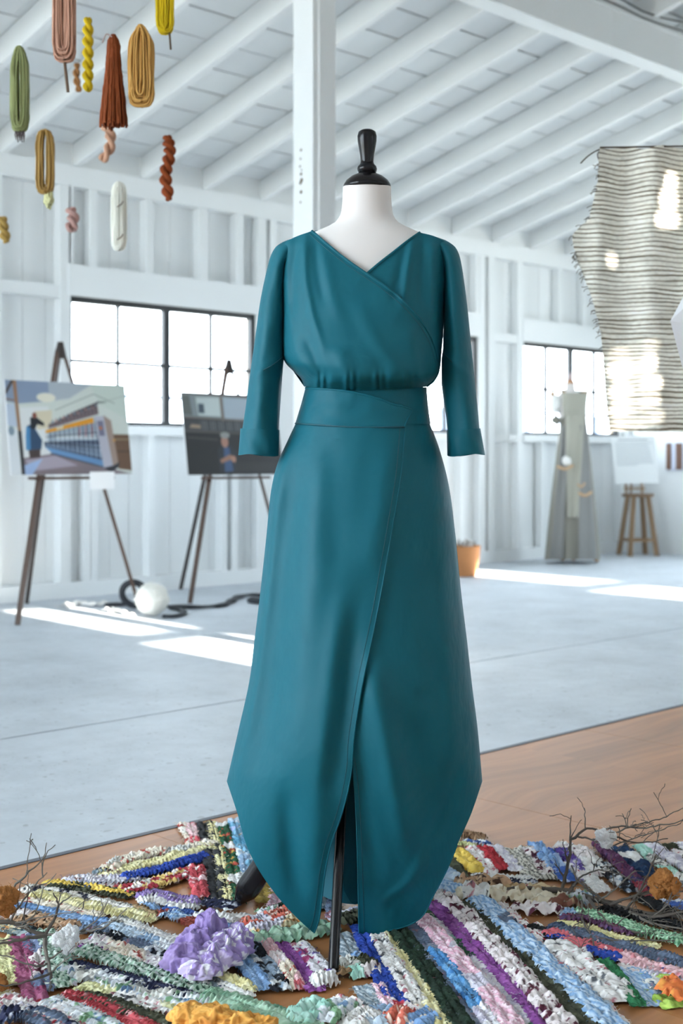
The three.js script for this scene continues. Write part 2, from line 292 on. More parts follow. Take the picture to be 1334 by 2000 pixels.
// ---------------------------------------------------------------- dress form and the teal wrap dress
const Z0 = 2.82, FORM = P(712, 900, Z0).setY(0);
const Q = (px, py, z = 0) => P(px, py, Z0 - z).sub(FORM);                        // photo position at a depth of z metres in front of the form's axis
const M = Z0 / F;                                                                  // metres per pixel at the form
const formWhite = std(lin(0.80, 0.77, 0.75), 0.85), gloss = phys(lin(0.008, 0.008, 0.010), 0.2, { specularIntensity: 0.55 });
{
  const f = thing('dress_form', 'white fabric dress form with glossy black neck finial and black legs, under the teal dress', 'dress form', FORM);
  const hw = table([[366, 47], [395, 48], [418, 51], [436, 63], [450, 92], [462, 118], [490, 140], [560, 144], [640, 138], [720, 122], [780, 112], [860, 128], [960, 142], [1060, 140]]);
  const dz = table([[366, 0.047], [395, 0.049], [418, 0.052], [440, 0.058], [462, 0.068], [500, 0.088], [600, 0.108], [640, 0.112], [720, 0.098], [780, 0.088], [860, 0.10], [1060, 0.11]]);
  const cx = table([[366, 717], [450, 716], [600, 712], [1060, 711]]);
  mesh('torso', gridGeo(56, 90, (s, t) => { const y = lerp(366, 1060, t), a = s * 2 * Math.PI; return Q(cx(y) - Math.cos(a) * hw(y), y, 0).addScaledVector(FW, -Math.sin(a) * dz(y) * (Math.sin(a) > 0 ? 1 : 0.85)); }, true), formWhite, f);
  const lathe = (pts, c) => { const g = new THREE.LatheGeometry(pts.map(([r, y]) => new THREE.Vector2(r * M, 0)), 40), q = Q(c, 900, 0); const yy = pts.map(([, y]) => EYE + (HY - y) * M), p = g.attributes.position; const n = pts.length; for (let i = 0; i < p.count; i++) p.setY(i, yy[i % n]); g.translate(q.x, 0, q.z); g.computeVertexNormals(); return g; };
  mesh('neck_cap', lathe([[0, 369], [44, 369], [46.5, 366], [46, 361], [41, 353], [31, 345], [20, 340], [16, 336], [0, 336]], 717), gloss, f);
  mesh('finial', lathe([[12, 340], [18, 336], [19.5, 330], [18, 325], [14, 321], [12.5, 316], [13.5, 304], [16, 290], [18.5, 276], [19, 266], [17, 258], [11, 254], [0, 252.5]], 717), gloss, f);
  const hub = Q(690, 1480, 0);
  mesh('pole', sweep([Q(711, 1050, 0), hub], 0.016, 16), gloss, f);
  const foot = (px, py) => G(px, py, 0.012).sub(FORM);
  const fe = foot(651, 1893), fx = (px, py, z) => Q(px, py, z);
  mesh('leg', sweep([hub.clone(), fx(672, 1490, 0.03), fe.clone().lerp(fx(672, 1490, 0.03), 0.5), fe], 0.0105, 20), gloss, f);
  const le = foot(466, 1764); le.y += 0.006;
  mesh('leg', sweep(spline([hub.clone(), hub.clone().lerp(le, 0.55).add(V3(0, 0.03, 0)), hub.clone().lerp(le, 0.85).add(V3(0, 0.004, 0)), le], 30), (t) => t > 0.93 ? lerp(0.022, 0.010, (t - 0.93) / 0.07) : lerp(0.014, 0.024, t), 14, true, 1.2), gloss, f);
  const e3 = hub.clone().setY(0.014).addScaledVector(RT, 0.07).addScaledVector(FW, 0.26); mesh('leg', sweep(spline([hub.clone(), hub.clone().lerp(e3, 0.6).add(V3(0, 0.02, 0)), e3], 20), 0.014, 14), gloss, f);
}
const weave = dataTex(256, (x, y) => { const v = 0.5 + 0.18 * Math.sin((x * 64 + y * 64) * 2 * Math.PI) + tnoise(x, y, 40, 5) * 0.25; return [v, v, v]; }, [12, 12], false);
const crease = dataTex(512, (x, y) => { const v = 0.5 + tnoise(x, y, 5, 31) * 0.34 + tnoise(x, y, 11, 37) * 0.26 + tnoise(x, y, 28, 39) * 0.12; return [v, v, v]; }, [3.1, 2.2], false);
const teal = phys(lin(0.007, 0.122, 0.168), 0.56, { bumpMap: crease, bumpScale: 0.0022, sheen: 0.3, sheenRoughness: 0.45, sheenColor: lin(0.05, 0.30, 0.38), specularIntensity: 0.4 });
const tealStitch = phys(lin(0.007, 0.085, 0.115), 0.6);
{
  const dress = thing('wrap_dress', 'long teal wrap dress with three-quarter sleeves, waistband and tulip hem', 'dress', FORM);
  const curve2 = (pts) => { const c = new THREE.CatmullRomCurve3(pts.map(([x, y]) => V3(x, y, 0)), false, 'centripetal'); c.arcLengthDivisions = 400; return (t) => c.getPointAt(clamp(t, 0, 1)); };
  const coons = (top, right, bottom, left) => { const [T, R, B, L] = [top, right, bottom, left].map(curve2), c00 = T(0), c10 = T(1), c01 = B(0), c11 = B(1); return (s, t) => { const a = T(s), b = B(s), c = L(t), d = R(t); const f = (k) => (1 - t) * a[k] + t * b[k] + (1 - s) * c[k] + s * d[k] - ((1 - s) * (1 - t) * c00[k] + s * (1 - t) * c10[k] + (1 - s) * t * c01[k] + s * t * c11[k]); return [f('x'), f('y')]; }; };
  const foldSum = (list, gain = 1.4) => { const fs = list.map(([pts, w, a]) => ({ x: table(pts.map(([x, y]) => [y, x])), y0: pts[0][1], y1: pts[pts.length - 1][1], w, a })); return (px, py) => { let z = 0; for (const f of fs) { const L = (f.y1 - f.y0), e = smooth(f.y0 - L * 0.12, f.y0 + L * 0.2, py) * (1 - smooth(f.y1 - L * 0.25, f.y1 + L * 0.12, py)); if (e > 0) { const d = (px - f.x(py)) / f.w; z += gain * f.a * e * Math.exp(-d * d); } } return z; }; };
  // ---- bodice
  const bl = table([[452, 560], [480, 546], [540, 545], [600, 549], [690, 551], [708, 557], [725, 573], [740, 588], [756, 594]]);
  const br = table([[452, 870], [480, 882], [540, 874], [600, 869], [680, 863], [705, 860], [728, 857], [742, 848], [756, 836]]);
  const bz = table([[440, 0.055], [455, 0.064], [480, 0.085], [520, 0.106], [580, 0.130], [640, 0.150], [690, 0.160], [715, 0.164], [733, 0.160], [745, 0.148], [753, 0.128], [760, 0.110]]);
  const bodyFold = foldSum([
    [[[596, 458], [594, 520], [606, 600], [630, 680]], 9, 0.0085], [[[578, 466], [572, 540], [574, 620]], 8, -0.006], [[[616, 466], [620, 520], [632, 590]], 9, -0.0045],
    [[[632, 490], [642, 550], [664, 630]], 14, 0.0045], [[[700, 590], [730, 660], [790, 730]], 18, 0.004], [[[560, 600], [580, 690], [612, 740]], 13, 0.006], [[[600, 660], [622, 715], [640, 745]], 11, -0.008],
    [[[660, 680], [676, 730], [690, 752]], 18, 0.006], [[[740, 700], [746, 735], [750, 755]], 16, -0.004], [[[800, 640], [812, 700], [816, 745]], 16, 0.005],
    [[[806, 462], [796, 530], [786, 600]], 8, 0.0075], [[[790, 480], [778, 540], [768, 590]], 8, -0.005], [[[826, 462], [822, 540], [826, 600]], 8, -0.006], [[[846, 470], [846, 540], [846, 640]], 9, 0.009], [[[862, 480], [861, 560], [859, 650]], 6, -0.008],
  ], 1.0);
  const bodyZ = (px, py) => { const l = bl(py), r = br(py), c = (l + r) / 2, h = (r - l) / 2, t = clamp(Math.abs(px - c) / h, 0, 1); return bz(py) * Math.pow(1 - Math.pow(t, 2.6), 0.5) + bodyFold(px, py) * smooth(1, 0.88, t); };
  const wrapLine = [[609, 451], [640, 478], [676, 507], [715, 534], [757, 563], [797, 598], [828, 635], [845, 668], [855, 702], [856, 724], [848, 741], [834, 754]];
  const patch = (f, nu, nv, zf, name, off, parent = dress, mat = teal) => mesh(name, gridGeo(nu, nv, (s, t) => { const [x, y] = f(s, t); return Q(x, y, zf(x, y) + off); }), mat, parent);
  const over = coons([[546, 483], [568, 467], [609, 451]], wrapLine, [[594, 755], [700, 762], [834, 754]], [[546, 483], [545, 540], [549, 600], [551, 690], [557, 708], [573, 725], [588, 740], [594, 755]]);
  const gather = (px, py) => 0.003 * Math.sin(px * 0.33 + Math.sin(px * 0.11) * 2) * smooth(715, 752, py);
  patch(over, 100, 100, (x, y) => bodyZ(x, y) + gather(x, y), 'bodice_front_panel', 0.004);
  const neckR = [[820, 454], [796, 471], [768, 493], [741, 514], [715, 536], [704, 570], [700, 650], [712, 756]];
  const underP = coons([[820, 454], [850, 462], [882, 480]], [[882, 480], [874, 540], [869, 600], [863, 680], [860, 705], [857, 728], [848, 742], [836, 755]], [[712, 756], [770, 760], [836, 755]], neckR);
  patch(underP, 70, 90, (x, y) => bodyZ(x, y), 'bodice_side_panel', -0.003);
  const backP = coons([[546, 483], [568, 467], [609, 452], [660, 446], [715, 444], [770, 447], [820, 455], [850, 462], [882, 480]], [[882, 480], [874, 540], [869, 600], [863, 680], [857, 728], [836, 755]], [[594, 755], [712, 758], [836, 755]], [[546, 483], [545, 540], [549, 600], [551, 690], [573, 725], [594, 755]]);
  patch(backP, 60, 60, (x, y) => -bodyZ(x, y) * 0.85, 'bodice_back_panel', 0);
  const edge = (pts, n, zf, off, r, name, mat = teal, parent = dress) => { const c = curve2(pts), P3 = []; for (let i = 0; i <= n; i++) { const p = c(i / n); P3.push(Q(p.x, p.y, zf(p.x, p.y) + off)); } return mesh(name, sweep(P3, r, 8), mat, parent); };
  edge(wrapLine, 90, (x, y) => bodyZ(x, y) + gather(x, y), 0.004, 0.0030, 'neckline_binding');
  edge(neckR.slice(0, 5), 40, bodyZ, -0.002, 0.0028, 'neckline_binding');
  edge(wrapLine.slice(0, 9).map(([x, y]) => [x - 4.5, y + 6]), 90, bodyZ, 0.0042, 0.0007, 'topstitch', tealStitch);
  // ---- sleeves
  const sleeve = (outer, inner, side) => {
    const o = table(outer.map(([x, y]) => [y, x])), i = table(inner.map(([x, y]) => [y, x])), y0 = 462, y1 = 846;
    const rz = table([[462, 0.020], [480, 0.048], [510, 0.064], [600, 0.070], [700, 0.064], [780, 0.058], [846, 0.052]]), cz = table([[462, 0.0], [520, -0.008], [650, -0.002], [846, 0.02]]);
    const fold = (x, y, a) => 0.0045 * Math.sin(a * 3 + y * 0.012 + side) * smooth(480, 600, y) + 0.004 * noise3(x * 0.03, y * 0.012, side * 7) + 0.005 * Math.exp(-((((y - 712) - side * (x - (side > 0 ? 885 : 530)) * 0.55) / 10) ** 2));
    const rim = (s, t, ya, yb, grow) => { const y = lerp(ya, yb, t), a = s * 2 * Math.PI, xo = o(y), xi = i(y), c = (xo + xi) / 2, h = Math.abs(xo - xi) / 2 * grow; const x = c + Math.cos(a) * h * (1 + 0.0), k = Math.sin(a); return [x, y, cz(y) + k * (rz(y) * grow) + fold(x, y, a) * k]; };
    const sl = mesh('sleeve', gridGeo(60, 110, (s, t) => Q(...rim(s, t, y0, y1, 1)), true), teal, dress);
    const tilt = (x, side) => side < 0 ? (x - 505) * 0.04 : -(x - 910) * 0.05;
    const cuffAt = (s, t, g) => { const y = lerp(838, 889, t), a = s * 2 * Math.PI, ox = side < 0 ? lerp(471, 467, t) : lerp(937, 946, t), ix = side < 0 ? lerp(544.5, 543, t) : lerp(873.5, 875, t), c = (ox + ix) / 2, h = Math.abs(ox - ix) / 2 * g, x = c + Math.cos(a) * h; return Q(x, y + tilt(x, side) + 1.6 * Math.sin(a * 3 + side) * t, 0.02 + Math.sin(a) * lerp(0.054, 0.051, t) * g + 0.0015 * Math.sin(a * 5 + t * 5)); };
    const cuff = mesh('cuff', mergeGeometries([gridGeo(56, 14, (s, t) => cuffAt(s, t, 1.04), true), gridGeo(56, 14, (s, t) => cuffAt(s, t, 0.99), true), gridGeo(56, 3, (s, t) => cuffAt(s, 1, lerp(0.99, 1.04, t)), true), gridGeo(56, 3, (s, t) => cuffAt(s, 0, lerp(0.95, 1.04, t)), true)]), teal, sl);
    const dart = side < 0 ? [[514, 723], [532, 713], [552, 698]] : [[905, 723], [884, 708], [866, 690]];
    mesh('dart_seam', sweep(curvePts(dart, 14).map((p) => { const xo = o(p.y), xi = i(p.y), c = (xo + xi) / 2, h = Math.abs(xo - xi) / 2, ca = clamp((p.x - c) / h, -0.98, 0.98); return Q(p.x, p.y, cz(p.y) + Math.sqrt(1 - ca * ca) * rz(p.y) + 0.0055); }), 0.0011, 6), tealStitch, sl);
  };
  function curvePts(pts, n) { const c = curve2(pts), out = []; for (let k = 0; k <= n; k++) out.push(c(k / n)); return out; }
  sleeve([[585, 462], [556, 471], [538, 483], [528, 502], [517, 545], [508, 590], [501, 640], [494, 690], [487, 740], [479, 800], [472, 846]].map(([x, y]) => [x, y]), [[600, 462], [588, 480], [572, 500], [560, 530], [556, 600], [556, 680], [553, 715], [549, 770], [546, 815], [544, 846]], -1);
  sleeve([[850, 462], [874, 471], [891, 485], [899, 505], [908, 560], [914, 610], [919, 660], [924, 710], [929, 760], [934, 810], [937, 846]], [[834, 462], [846, 480], [856, 500], [864, 540], [867, 600], [865, 680], [862, 705], [862, 740], [867, 785], [872, 820], [874, 846]], 1);
  // ---- waistband
  const wl = table([[752, 598], [790, 588], [834, 576]]), wr = table([[752, 833], [790, 836], [834, 842]]), wz = table([[752, 0.108], [790, 0.114], [834, 0.127]]);
  const wzAt = (x, y) => { const l = wl(y), r = wr(y), t = clamp(Math.abs(x - (l + r) / 2) / ((r - l) / 2), 0, 1); return wz(y) * Math.pow(1 - Math.pow(t, 2.4), 0.52); };
  mesh('waistband', gridGeo(90, 12, (s, t) => { const a = s * 2 * Math.PI, y = lerp(756, 828, t), l = wl(y), r = wr(y), x = (l + r) / 2 - Math.cos(a) * (r - l) / 2, k = Math.sin(a); return Q(x, y, (k >= 0 ? 1 : -0.85) * wzAt(x, y)); }, true), teal, dress);
  const lap = coons([[598, 758], [660, 762], [720, 773], [770, 790], [803, 801]], [[803, 801], [796, 818], [789, 833]], [[577, 826], [640, 830], [700, 834], [789, 834]], [[598, 758], [588, 790], [577, 826]]);
  patch(lap, 70, 14, (x, y) => wzAt(x, y) + 0.0025 * noise3(x * 0.03, y * 0.04, 2), 'waistband_lap', 0.009);
  edge([[598, 758], [660, 762], [720, 773], [770, 790], [803, 801], [796, 818], [789, 833]], 60, wzAt, 0.0080, 0.0030, 'waistband_edge');
  edge([[577, 827], [640, 831], [700, 834.5], [789, 834]], 50, wzAt, 0.0086, 0.0018, 'waist_seam', tealStitch);
  // ---- skirt: two front panels that lap, and the back
  const sl = table([[820, 579], [850, 566], [880, 552], [910, 540], [940, 532], [1000, 524], [1080, 517], [1160, 508], [1250, 497], [1330, 487], [1400, 471], [1470, 455], [1510, 446], [1527, 443], [1545, 449], [1590, 464], [1650, 481], [1700, 506], [1750, 541], [1790, 580], [1824, 612]]);
  const sr = table([[820, 839], [850, 849], [900, 866], [950, 877], [1000, 885], [1080, 893], [1160, 901], [1250, 912], [1330, 921], [1400, 930], [1470, 937], [1510, 941], [1527, 942], [1545, 938], [1590, 920], [1650, 893], [1700, 872], [1750, 846], [1790, 822], [1806, 800], [1834, 760]]);
  const sz = table([[820, 0.128], [880, 0.142], [960, 0.158], [1100, 0.178], [1250, 0.196], [1400, 0.212], [1470, 0.215], [1540, 0.206], [1620, 0.180], [1700, 0.144], [1770, 0.108], [1834, 0.072]]);
  const skirtFold = foldSum([
    [[[556, 860], [532, 980], [512, 1160], [488, 1350], [466, 1500]], 20, 0.015], [[[590, 880], [568, 1040], [546, 1220], [520, 1420], [490, 1530]], 28, -0.013], [[[618, 900], [608, 1100], [596, 1350], [580, 1600]], 42, 0.011],
    [[[668, 1150], [640, 1400], [618, 1640], [606, 1760]], 28, 0.011], [[[690, 1200], [668, 1400], [640, 1580]], 20, -0.010], [[[560, 1540], [570, 1660], [592, 1770]], 22, -0.010],
    [[[726, 1290], [748, 1420], [776, 1560], [800, 1680]], 30, 0.018], [[[700, 1480], [715, 1600], [740, 1720]], 18, -0.008], [[[800, 1400], [840, 1560], [860, 1640]], 32, -0.010], [[[868, 1200], [884, 1400], [890, 1520]], 22, 0.008],
    [[[770, 850], [752, 960], [720, 1120]], 28, 0.005], [[[640, 840], [646, 960], [650, 1100]], 30, -0.004], [[[842, 900], [856, 1050], [866, 1250]], 18, 0.005], [[[900, 1480], [870, 1580], [820, 1690]], 16, -0.007], [[[840, 1640], [800, 1720], [750, 1760]].map((p) => p), 14, 0.006],
  ]);
  const crumple = (x, y) => 0.0016 * noise3(x * 0.02, y * 0.008, 3) + 0.0012 * noise3(x * 0.045 + y * 0.03, y * 0.02, 9) * smooth(1150, 1350, y) * smooth(720, 800, x);
  const slv = table([[820, 579], [850, 566], [880, 552], [910, 540], [940, 532], [1000, 524], [1080, 517], [1160, 508], [1250, 497], [1330, 487], [1400, 471], [1470, 456], [1527, 444], [1650, 436], [1834, 434]]), srv = table([[820, 839], [850, 849], [900, 866], [950, 877], [1000, 885], [1080, 893], [1160, 901], [1250, 912], [1330, 921], [1400, 930], [1470, 937], [1527, 942], [1650, 946], [1834, 948]]);
  const skirtZ = (x, y) => { const l = slv(y), r = srv(y), t = clamp(Math.abs(x - (l + r) / 2) / ((r - l) / 2), 0, 1); return sz(y) * Math.pow(1 - Math.pow(t, 2.1), 0.56) + (skirtFold(x, y) + crumple(x, y)) * smooth(1, 0.9, t); };
  const lapEdge = [[791, 826], [790, 850], [783, 930], [770, 1010], [757, 1085], [742, 1170], [726, 1250], [709, 1330], [697, 1400], [690, 1450], [687, 1500], [678, 1550], [664, 1600], [646, 1650], [634, 1710], [628, 1760], [622, 1800], [613, 1823]];
  const leftSide = [[578, 826], [562, 860], [542, 905], [530, 955], [520, 1050], [508, 1160], [497, 1250], [487, 1330], [466, 1425], [443, 1526]];
  const frontL = coons([[578, 826], [680, 832], [791, 826]], lapEdge, [[443, 1526], [464, 1590], [481, 1650], [506, 1700], [541, 1750], [580, 1793], [613, 1823]], leftSide);
  patch(frontL, 120, 190, skirtZ, 'skirt_front_panel', 0.0055);
  edge(lapEdge, 140, skirtZ, 0.0050, 0.0017, 'skirt_edge');
  edge(lapEdge.map(([x, y]) => [x - 10 - (y > 1780 ? (y - 1780) * 0.05 : 0), y - 1]), 160, skirtZ, 0.0056, 0.0007, 'topstitch', tealStitch);
  const slitEdge = [[740, 826], [700, 1000], [664, 1200], [668, 1340], [686, 1460], [691, 1520], [696, 1600], [699, 1700], [702, 1833]];
  const rightSide = [[839, 826], [856, 870], [876, 945], [889, 1040], [901, 1160], [912, 1250], [921, 1330], [933, 1425], [942, 1526]];
  const hemR = [[702, 1833], [750, 1820], [800, 1806], [826, 1788], [846, 1750], [872, 1700], [893, 1650], [920, 1590], [942, 1526]];
  const frontR = coons([[740, 826], [790, 827], [839, 826]], rightSide, hemR, slitEdge);
  patch(frontR, 120, 190, (x, y) => skirtZ(x, y), 'skirt_side_panel', -0.004);
  edge(slitEdge.slice(3), 90, skirtZ, -0.0045, 0.0016, 'skirt_edge');
  edge([[692, 1480], [698, 1520], [704, 1600], [708, 1700], [711, 1822]], 90, skirtZ, -0.0036, 0.0007, 'topstitch', tealStitch);
  edge(hemR.slice(0, 7), 80, skirtZ, -0.0045, 0.0016, 'hem_edge');
  const backS = coons([[578, 826], [710, 830], [839, 826]], rightSide, [[443, 1526], [470, 1590], [520, 1670], [610, 1740], [690, 1766], [770, 1740], [850, 1670], [915, 1590], [942, 1526]], leftSide);
  patch(backS, 90, 120, (x, y) => { const l = sl(Math.min(y, 1527)), r = sr(Math.min(y, 1527)), t = clamp(Math.abs(x - (l + r) / 2) / ((r - l) / 2), 0, 1); return -0.8 * sz(y) * Math.pow(1 - Math.pow(t, 2.1), 0.56) + 0.02 * Math.sin(x * 0.05) * smooth(1100, 1600, y) * (1 - t * t); }, 'skirt_back_panel', 0);
  // inner facing that shows in the slit
  const facing = coons([[655, 1500], [680, 1500], [700, 1500]], [[700, 1500], [706, 1620], [708, 1762]], [[672, 1740], [690, 1766], [708, 1762]], [[655, 1500], [662, 1620], [672, 1740]]);
  patch(facing, 20, 40, (x, y) => 0.02 + (700 - x) * 0.0006, 'inner_facing', 0);
}
// ---------------------------------------------------------------- easels and their photographs
function soften(cx, w, h, r) {                                                   // the print is itself a soft, grainy photograph
  const im = cx.getImageData(0, 0, w, h), d = im.data, q = rng(8); let src = Float32Array.from(d);
  for (let pass = 0; pass < 2; pass++) for (const [sx, sy] of [[4, 0], [0, 4 * w]]) { const out = new Float32Array(src.length), st = sx || sy; for (let y = 0; y < h; y++) for (let x = 0; x < w; x++) { const k = (y * w + x) * 4; for (let c = 0; c < 3; c++) { let s = 0, n = 0; for (let o = -r; o <= r; o++) { if (sx ? x + o < 0 || x + o >= w : y + o < 0 || y + o >= h) continue; s += src[k + c + o * st]; n++; } out[k + c] = s / n; } } src = out; }
  for (let i = 0; i < w * h; i++) { const g = (q() - 0.5) * 10; for (let c = 0; c < 3; c++) d[i * 4 + c] = clamp(src[i * 4 + c] + g, 0, 255); }
  cx.putImageData(im, 0, 0);
}
function canvasTex(w, h, draw, soft = 0) { const c = document.createElement('canvas'); c.width = w; c.height = h; const cx = c.getContext('2d'); draw(cx, w, h); if (soft) soften(cx, w, h, soft); const t = new THREE.CanvasTexture(c); t.colorSpace = THREE.SRGBColorSpace; return t; }
const poly = (x, col, pts) => { x.fillStyle = col; x.beginPath(); pts.forEach(([a, b], i) => i ? x.lineTo(a, b) : x.moveTo(a, b)); x.closePath(); x.fill(); };
const stroke = (x, col, w, pts) => { x.strokeStyle = col; x.lineWidth = w; x.beginPath(); pts.forEach(([a, b], i) => i ? x.lineTo(a, b) : x.moveTo(a, b)); x.stroke(); };
const blob = (x, col, a, b, r, s = r) => { x.fillStyle = col; x.beginPath(); x.ellipse(a, b, r, s, 0, 0, 7); x.fill(); };
const millPhoto = canvasTex(780, 520, (x) => {                                    // printed picture of a spinning frame in a mill
  x.fillStyle = '#dfe6de'; x.fillRect(0, 0, 780, 520);
  poly(x, '#8fa0ba', [[0, 0], [420, 0], [270, 110], [70, 130], [0, 120]]); poly(x, '#b9c3cc', [[270, 0], [560, 0], [400, 90], [270, 110]]); poly(x, '#d6e2d8', [[540, 0], [780, 0], [780, 200], [600, 120]]);
  poly(x, '#eef1f0', [[80, 150], [260, 140], [260, 420], [80, 440]]); poly(x, '#e7dcc0', [[170, 170], [280, 160], [270, 260], [180, 270]]); blob(x, '#f6f2df', 250, 90, 60, 26);
  poly(x, '#8f8187', [[70, 430], [300, 400], [560, 470], [780, 520], [70, 520]]); poly(x, '#b3a9b8', [[90, 440], [280, 415], [420, 470], [130, 500]]); poly(x, '#a9c2ea', [[80, 470], [200, 430], [130, 520], [80, 520]]);
  poly(x, '#70523c', [[670, 290], [780, 290], [780, 500], [690, 490]]); stroke(x, '#a08a68', 8, [[670, 320], [780, 318]]); stroke(x, '#503d30', 8, [[690, 390], [780, 388]]);
  stroke(x, '#8f9a95', 4, [[300, 160], [560, 60], [700, 110]]); stroke(x, '#aab5b0', 3, [[560, 120], [780, 60]]); poly(x, '#7d6a6e', [[250, 245], [420, 165], [580, 105], [585, 175], [430, 215], [250, 265]]);
  for (let i = 0; i < 13; i++) { const t = i / 12, a = lerp(270, 565, t); stroke(x, '#3a3c45', 4, [[a, lerp(250, 170, t)], [a + 12, lerp(215, 105, t)]]); blob(x, i % 2 ? '#c79a96' : '#8796a8', a + 6, lerp(228, 125, t), 6, 9); }
  poly(x, '#b7c4cf', [[250, 262], [580, 185], [590, 360], [240, 350]]); poly(x, '#e8f1f4', [[290, 300], [560, 280], [560, 330], [290, 340]]);
  for (let i = 0; i < 16; i++) { const a = lerp(265, 575, i / 15); stroke(x, i > 8 && i % 2 ? '#a2434f' : '#7488a0', i > 8 ? 9 : 4, [[a, lerp(270, 225, i / 15)], [a - 6, lerp(300, 310, i / 15)]]); }
    poly(x, '#3c4b66', [[215, 340], [575, 320], [585, 440], [220, 365]]); for (let i = 0; i < 17; i++) { const a = lerp(235, 570, i / 16); stroke(x, '#a8bed8', lerp(5, 11, i / 16), [[a, lerp(345, 350, i / 16)], [a + 3, lerp(368, 425, i / 16)]]); }
  for (let i = 0; i < 34; i++) { const t = i / 33, a = lerp(245, 578, t); stroke(x, i % 3 ? '#2f3a4c' : '#d9e6ef', 2.5, [[a, lerp(268, 190, t)], [a - 2, lerp(352, 440, t)]]); }
  for (let i = 0; i < 5; i++) stroke(x, i % 2 ? '#27303e' : '#8fa9c4', 4, [[228, 296 + i * 15], [585, lerp(235, 415, i / 4)]]);
  for (let i = 0; i < 18; i++) { const t = i / 17; stroke(x, '#2b2a30', 3, [[lerp(255, 585, t), lerp(248, 110, t)], [lerp(262, 640, t), lerp(232, 80, t) + (i % 3) * 12]]); }
  poly(x, '#6f9fd2', [[215, 365], [585, 440], [590, 475], [260, 400]]); stroke(x, '#22324a', 5, [[250, 402], [600, 482]]);
  poly(x, '#f0a11e', [[228, 275], [545, 195], [548, 225], [232, 290]]); poly(x, '#e8d8b4', [[300, 256], [345, 245], [346, 262], [302, 272]]);
  poly(x, '#c5c4d2', [[555, 190], [620, 185], [660, 470], [590, 485]]); poly(x, '#aa9488', [[615, 180], [665, 210], [690, 450], [655, 480]]); poly(x, '#7d7c92', [[570, 215], [610, 212], [615, 300], [578, 300]]); blob(x, '#d2764b', 590, 255, 10); blob(x, '#d99a48', 675, 325, 8);
  poly(x, '#2b2c36', [[590, 485], [660, 470], [700, 450], [690, 480], [640, 510]]);
  poly(x, '#2f4f70', [[120, 250], [150, 240], [205, 330], [195, 380], [100, 385], [108, 300]]); poly(x, '#4d93c9', [[112, 255], [135, 262], [128, 385], [100, 385], [104, 310]]); poly(x, '#12161f', [[140, 205], [175, 200], [225, 235], [222, 250], [180, 240], [165, 270], [140, 265]]); blob(x, '#8c4a38', 168, 193, 14, 17); poly(x, '#4a3b3a', [[115, 385], [190, 380], [185, 425], [120, 430]]);
  poly(x, '#a3795a', [[47, 0], [70, 0], [78, 280], [60, 280]]); poly(x, '#2b2c30', [[60, 280], [80, 280], [84, 520], [64, 520]]); stroke(x, '#463a36', 14, [[0, 75], [48, 0]]); stroke(x, '#8c7568', 10, [[0, 105], [50, 112]]); poly(x, '#c6d4e6', [[0, 130], [50, 130], [58, 260], [0, 250]]); poly(x, '#e9eef2', [[0, 260], [55, 270], [62, 520], [0, 520]]); blob(x, '#8b9fae', 20, 280, 18, 26);
}, 2);
const weaverPhoto = canvasTex(780, 520, (x) => {                                   // printed picture of a person at a dark loom
  x.fillStyle = '#14161b'; x.fillRect(0, 0, 780, 520); poly(x, '#8f9a9c', [[0, 0], [780, 10], [780, 170], [0, 150]]); poly(x, '#d5e0de', [[110, 30], [300, 25], [300, 150], [120, 145]]); poly(x, '#b8c6d2', [[330, 25], [560, 28], [560, 165], [330, 160]]); poly(x, '#c9d3d4', [[590, 30], [780, 36], [780, 170], [590, 165]]);
  poly(x, '#6b6f6c', [[0, 20], [60, 20], [75, 145], [0, 140]]); poly(x, '#4b5a66', [[125, 70], [170, 70], [172, 130], [125, 130]]); stroke(x, '#7c675a', 16, [[310, 20], [316, 180]]); stroke(x, '#6b5448', 12, [[0, 4], [780, 16]]); stroke(x, '#7c7470', 14, [[0, 158], [780, 178]]);
  poly(x, '#3f4144', [[0, 170], [780, 190], [780, 250], [0, 245]]); for (let i = 0; i < 30; i++) stroke(x, i % 3 ? '#8d9497' : '#5f6367', 6, [[130 + i * 22, 176], [132 + i * 22, 238]]); poly(x, '#a8907a', [[60, 200], [130, 205], [130, 228], [40, 225]]); stroke(x, '#68605b', 9, [[0, 246], [780, 262]]); stroke(x, '#5c5350', 7, [[20, 285], [260, 298]]);
  for (let i = 0; i < 14; i++) { stroke(x, '#3a3936', 10, [[390 + i * 28, 440], [390 + i * 28, 500]]); } poly(x, '#0d0f13', [[0, 310], [260, 320], [260, 520], [0, 520]]);
  poly(x, '#1c2430', [[250, 360], [290, 330], [360, 330], [392, 370], [385, 500], [250, 500]]); poly(x, '#3f5c86', [[300, 345], [345, 345], [362, 500], [292, 505]]); blob(x, '#b98673', 312, 310, 30, 38); blob(x, '#9a9c98', 318, 268, 40, 22); poly(x, '#a87a64', [[260, 425], [345, 390], [392, 410], [385, 445], [345, 425], [270, 450]]); blob(x, '#c08c74', 372, 420, 20, 22);
}, 3);
const easelWood = std(lin(0.075, 0.040, 0.027), 0.5), easelDark = std(lin(0.035, 0.026, 0.024), 0.5), boardWhite = std(lin(0.85, 0.86, 0.87), 0.7);
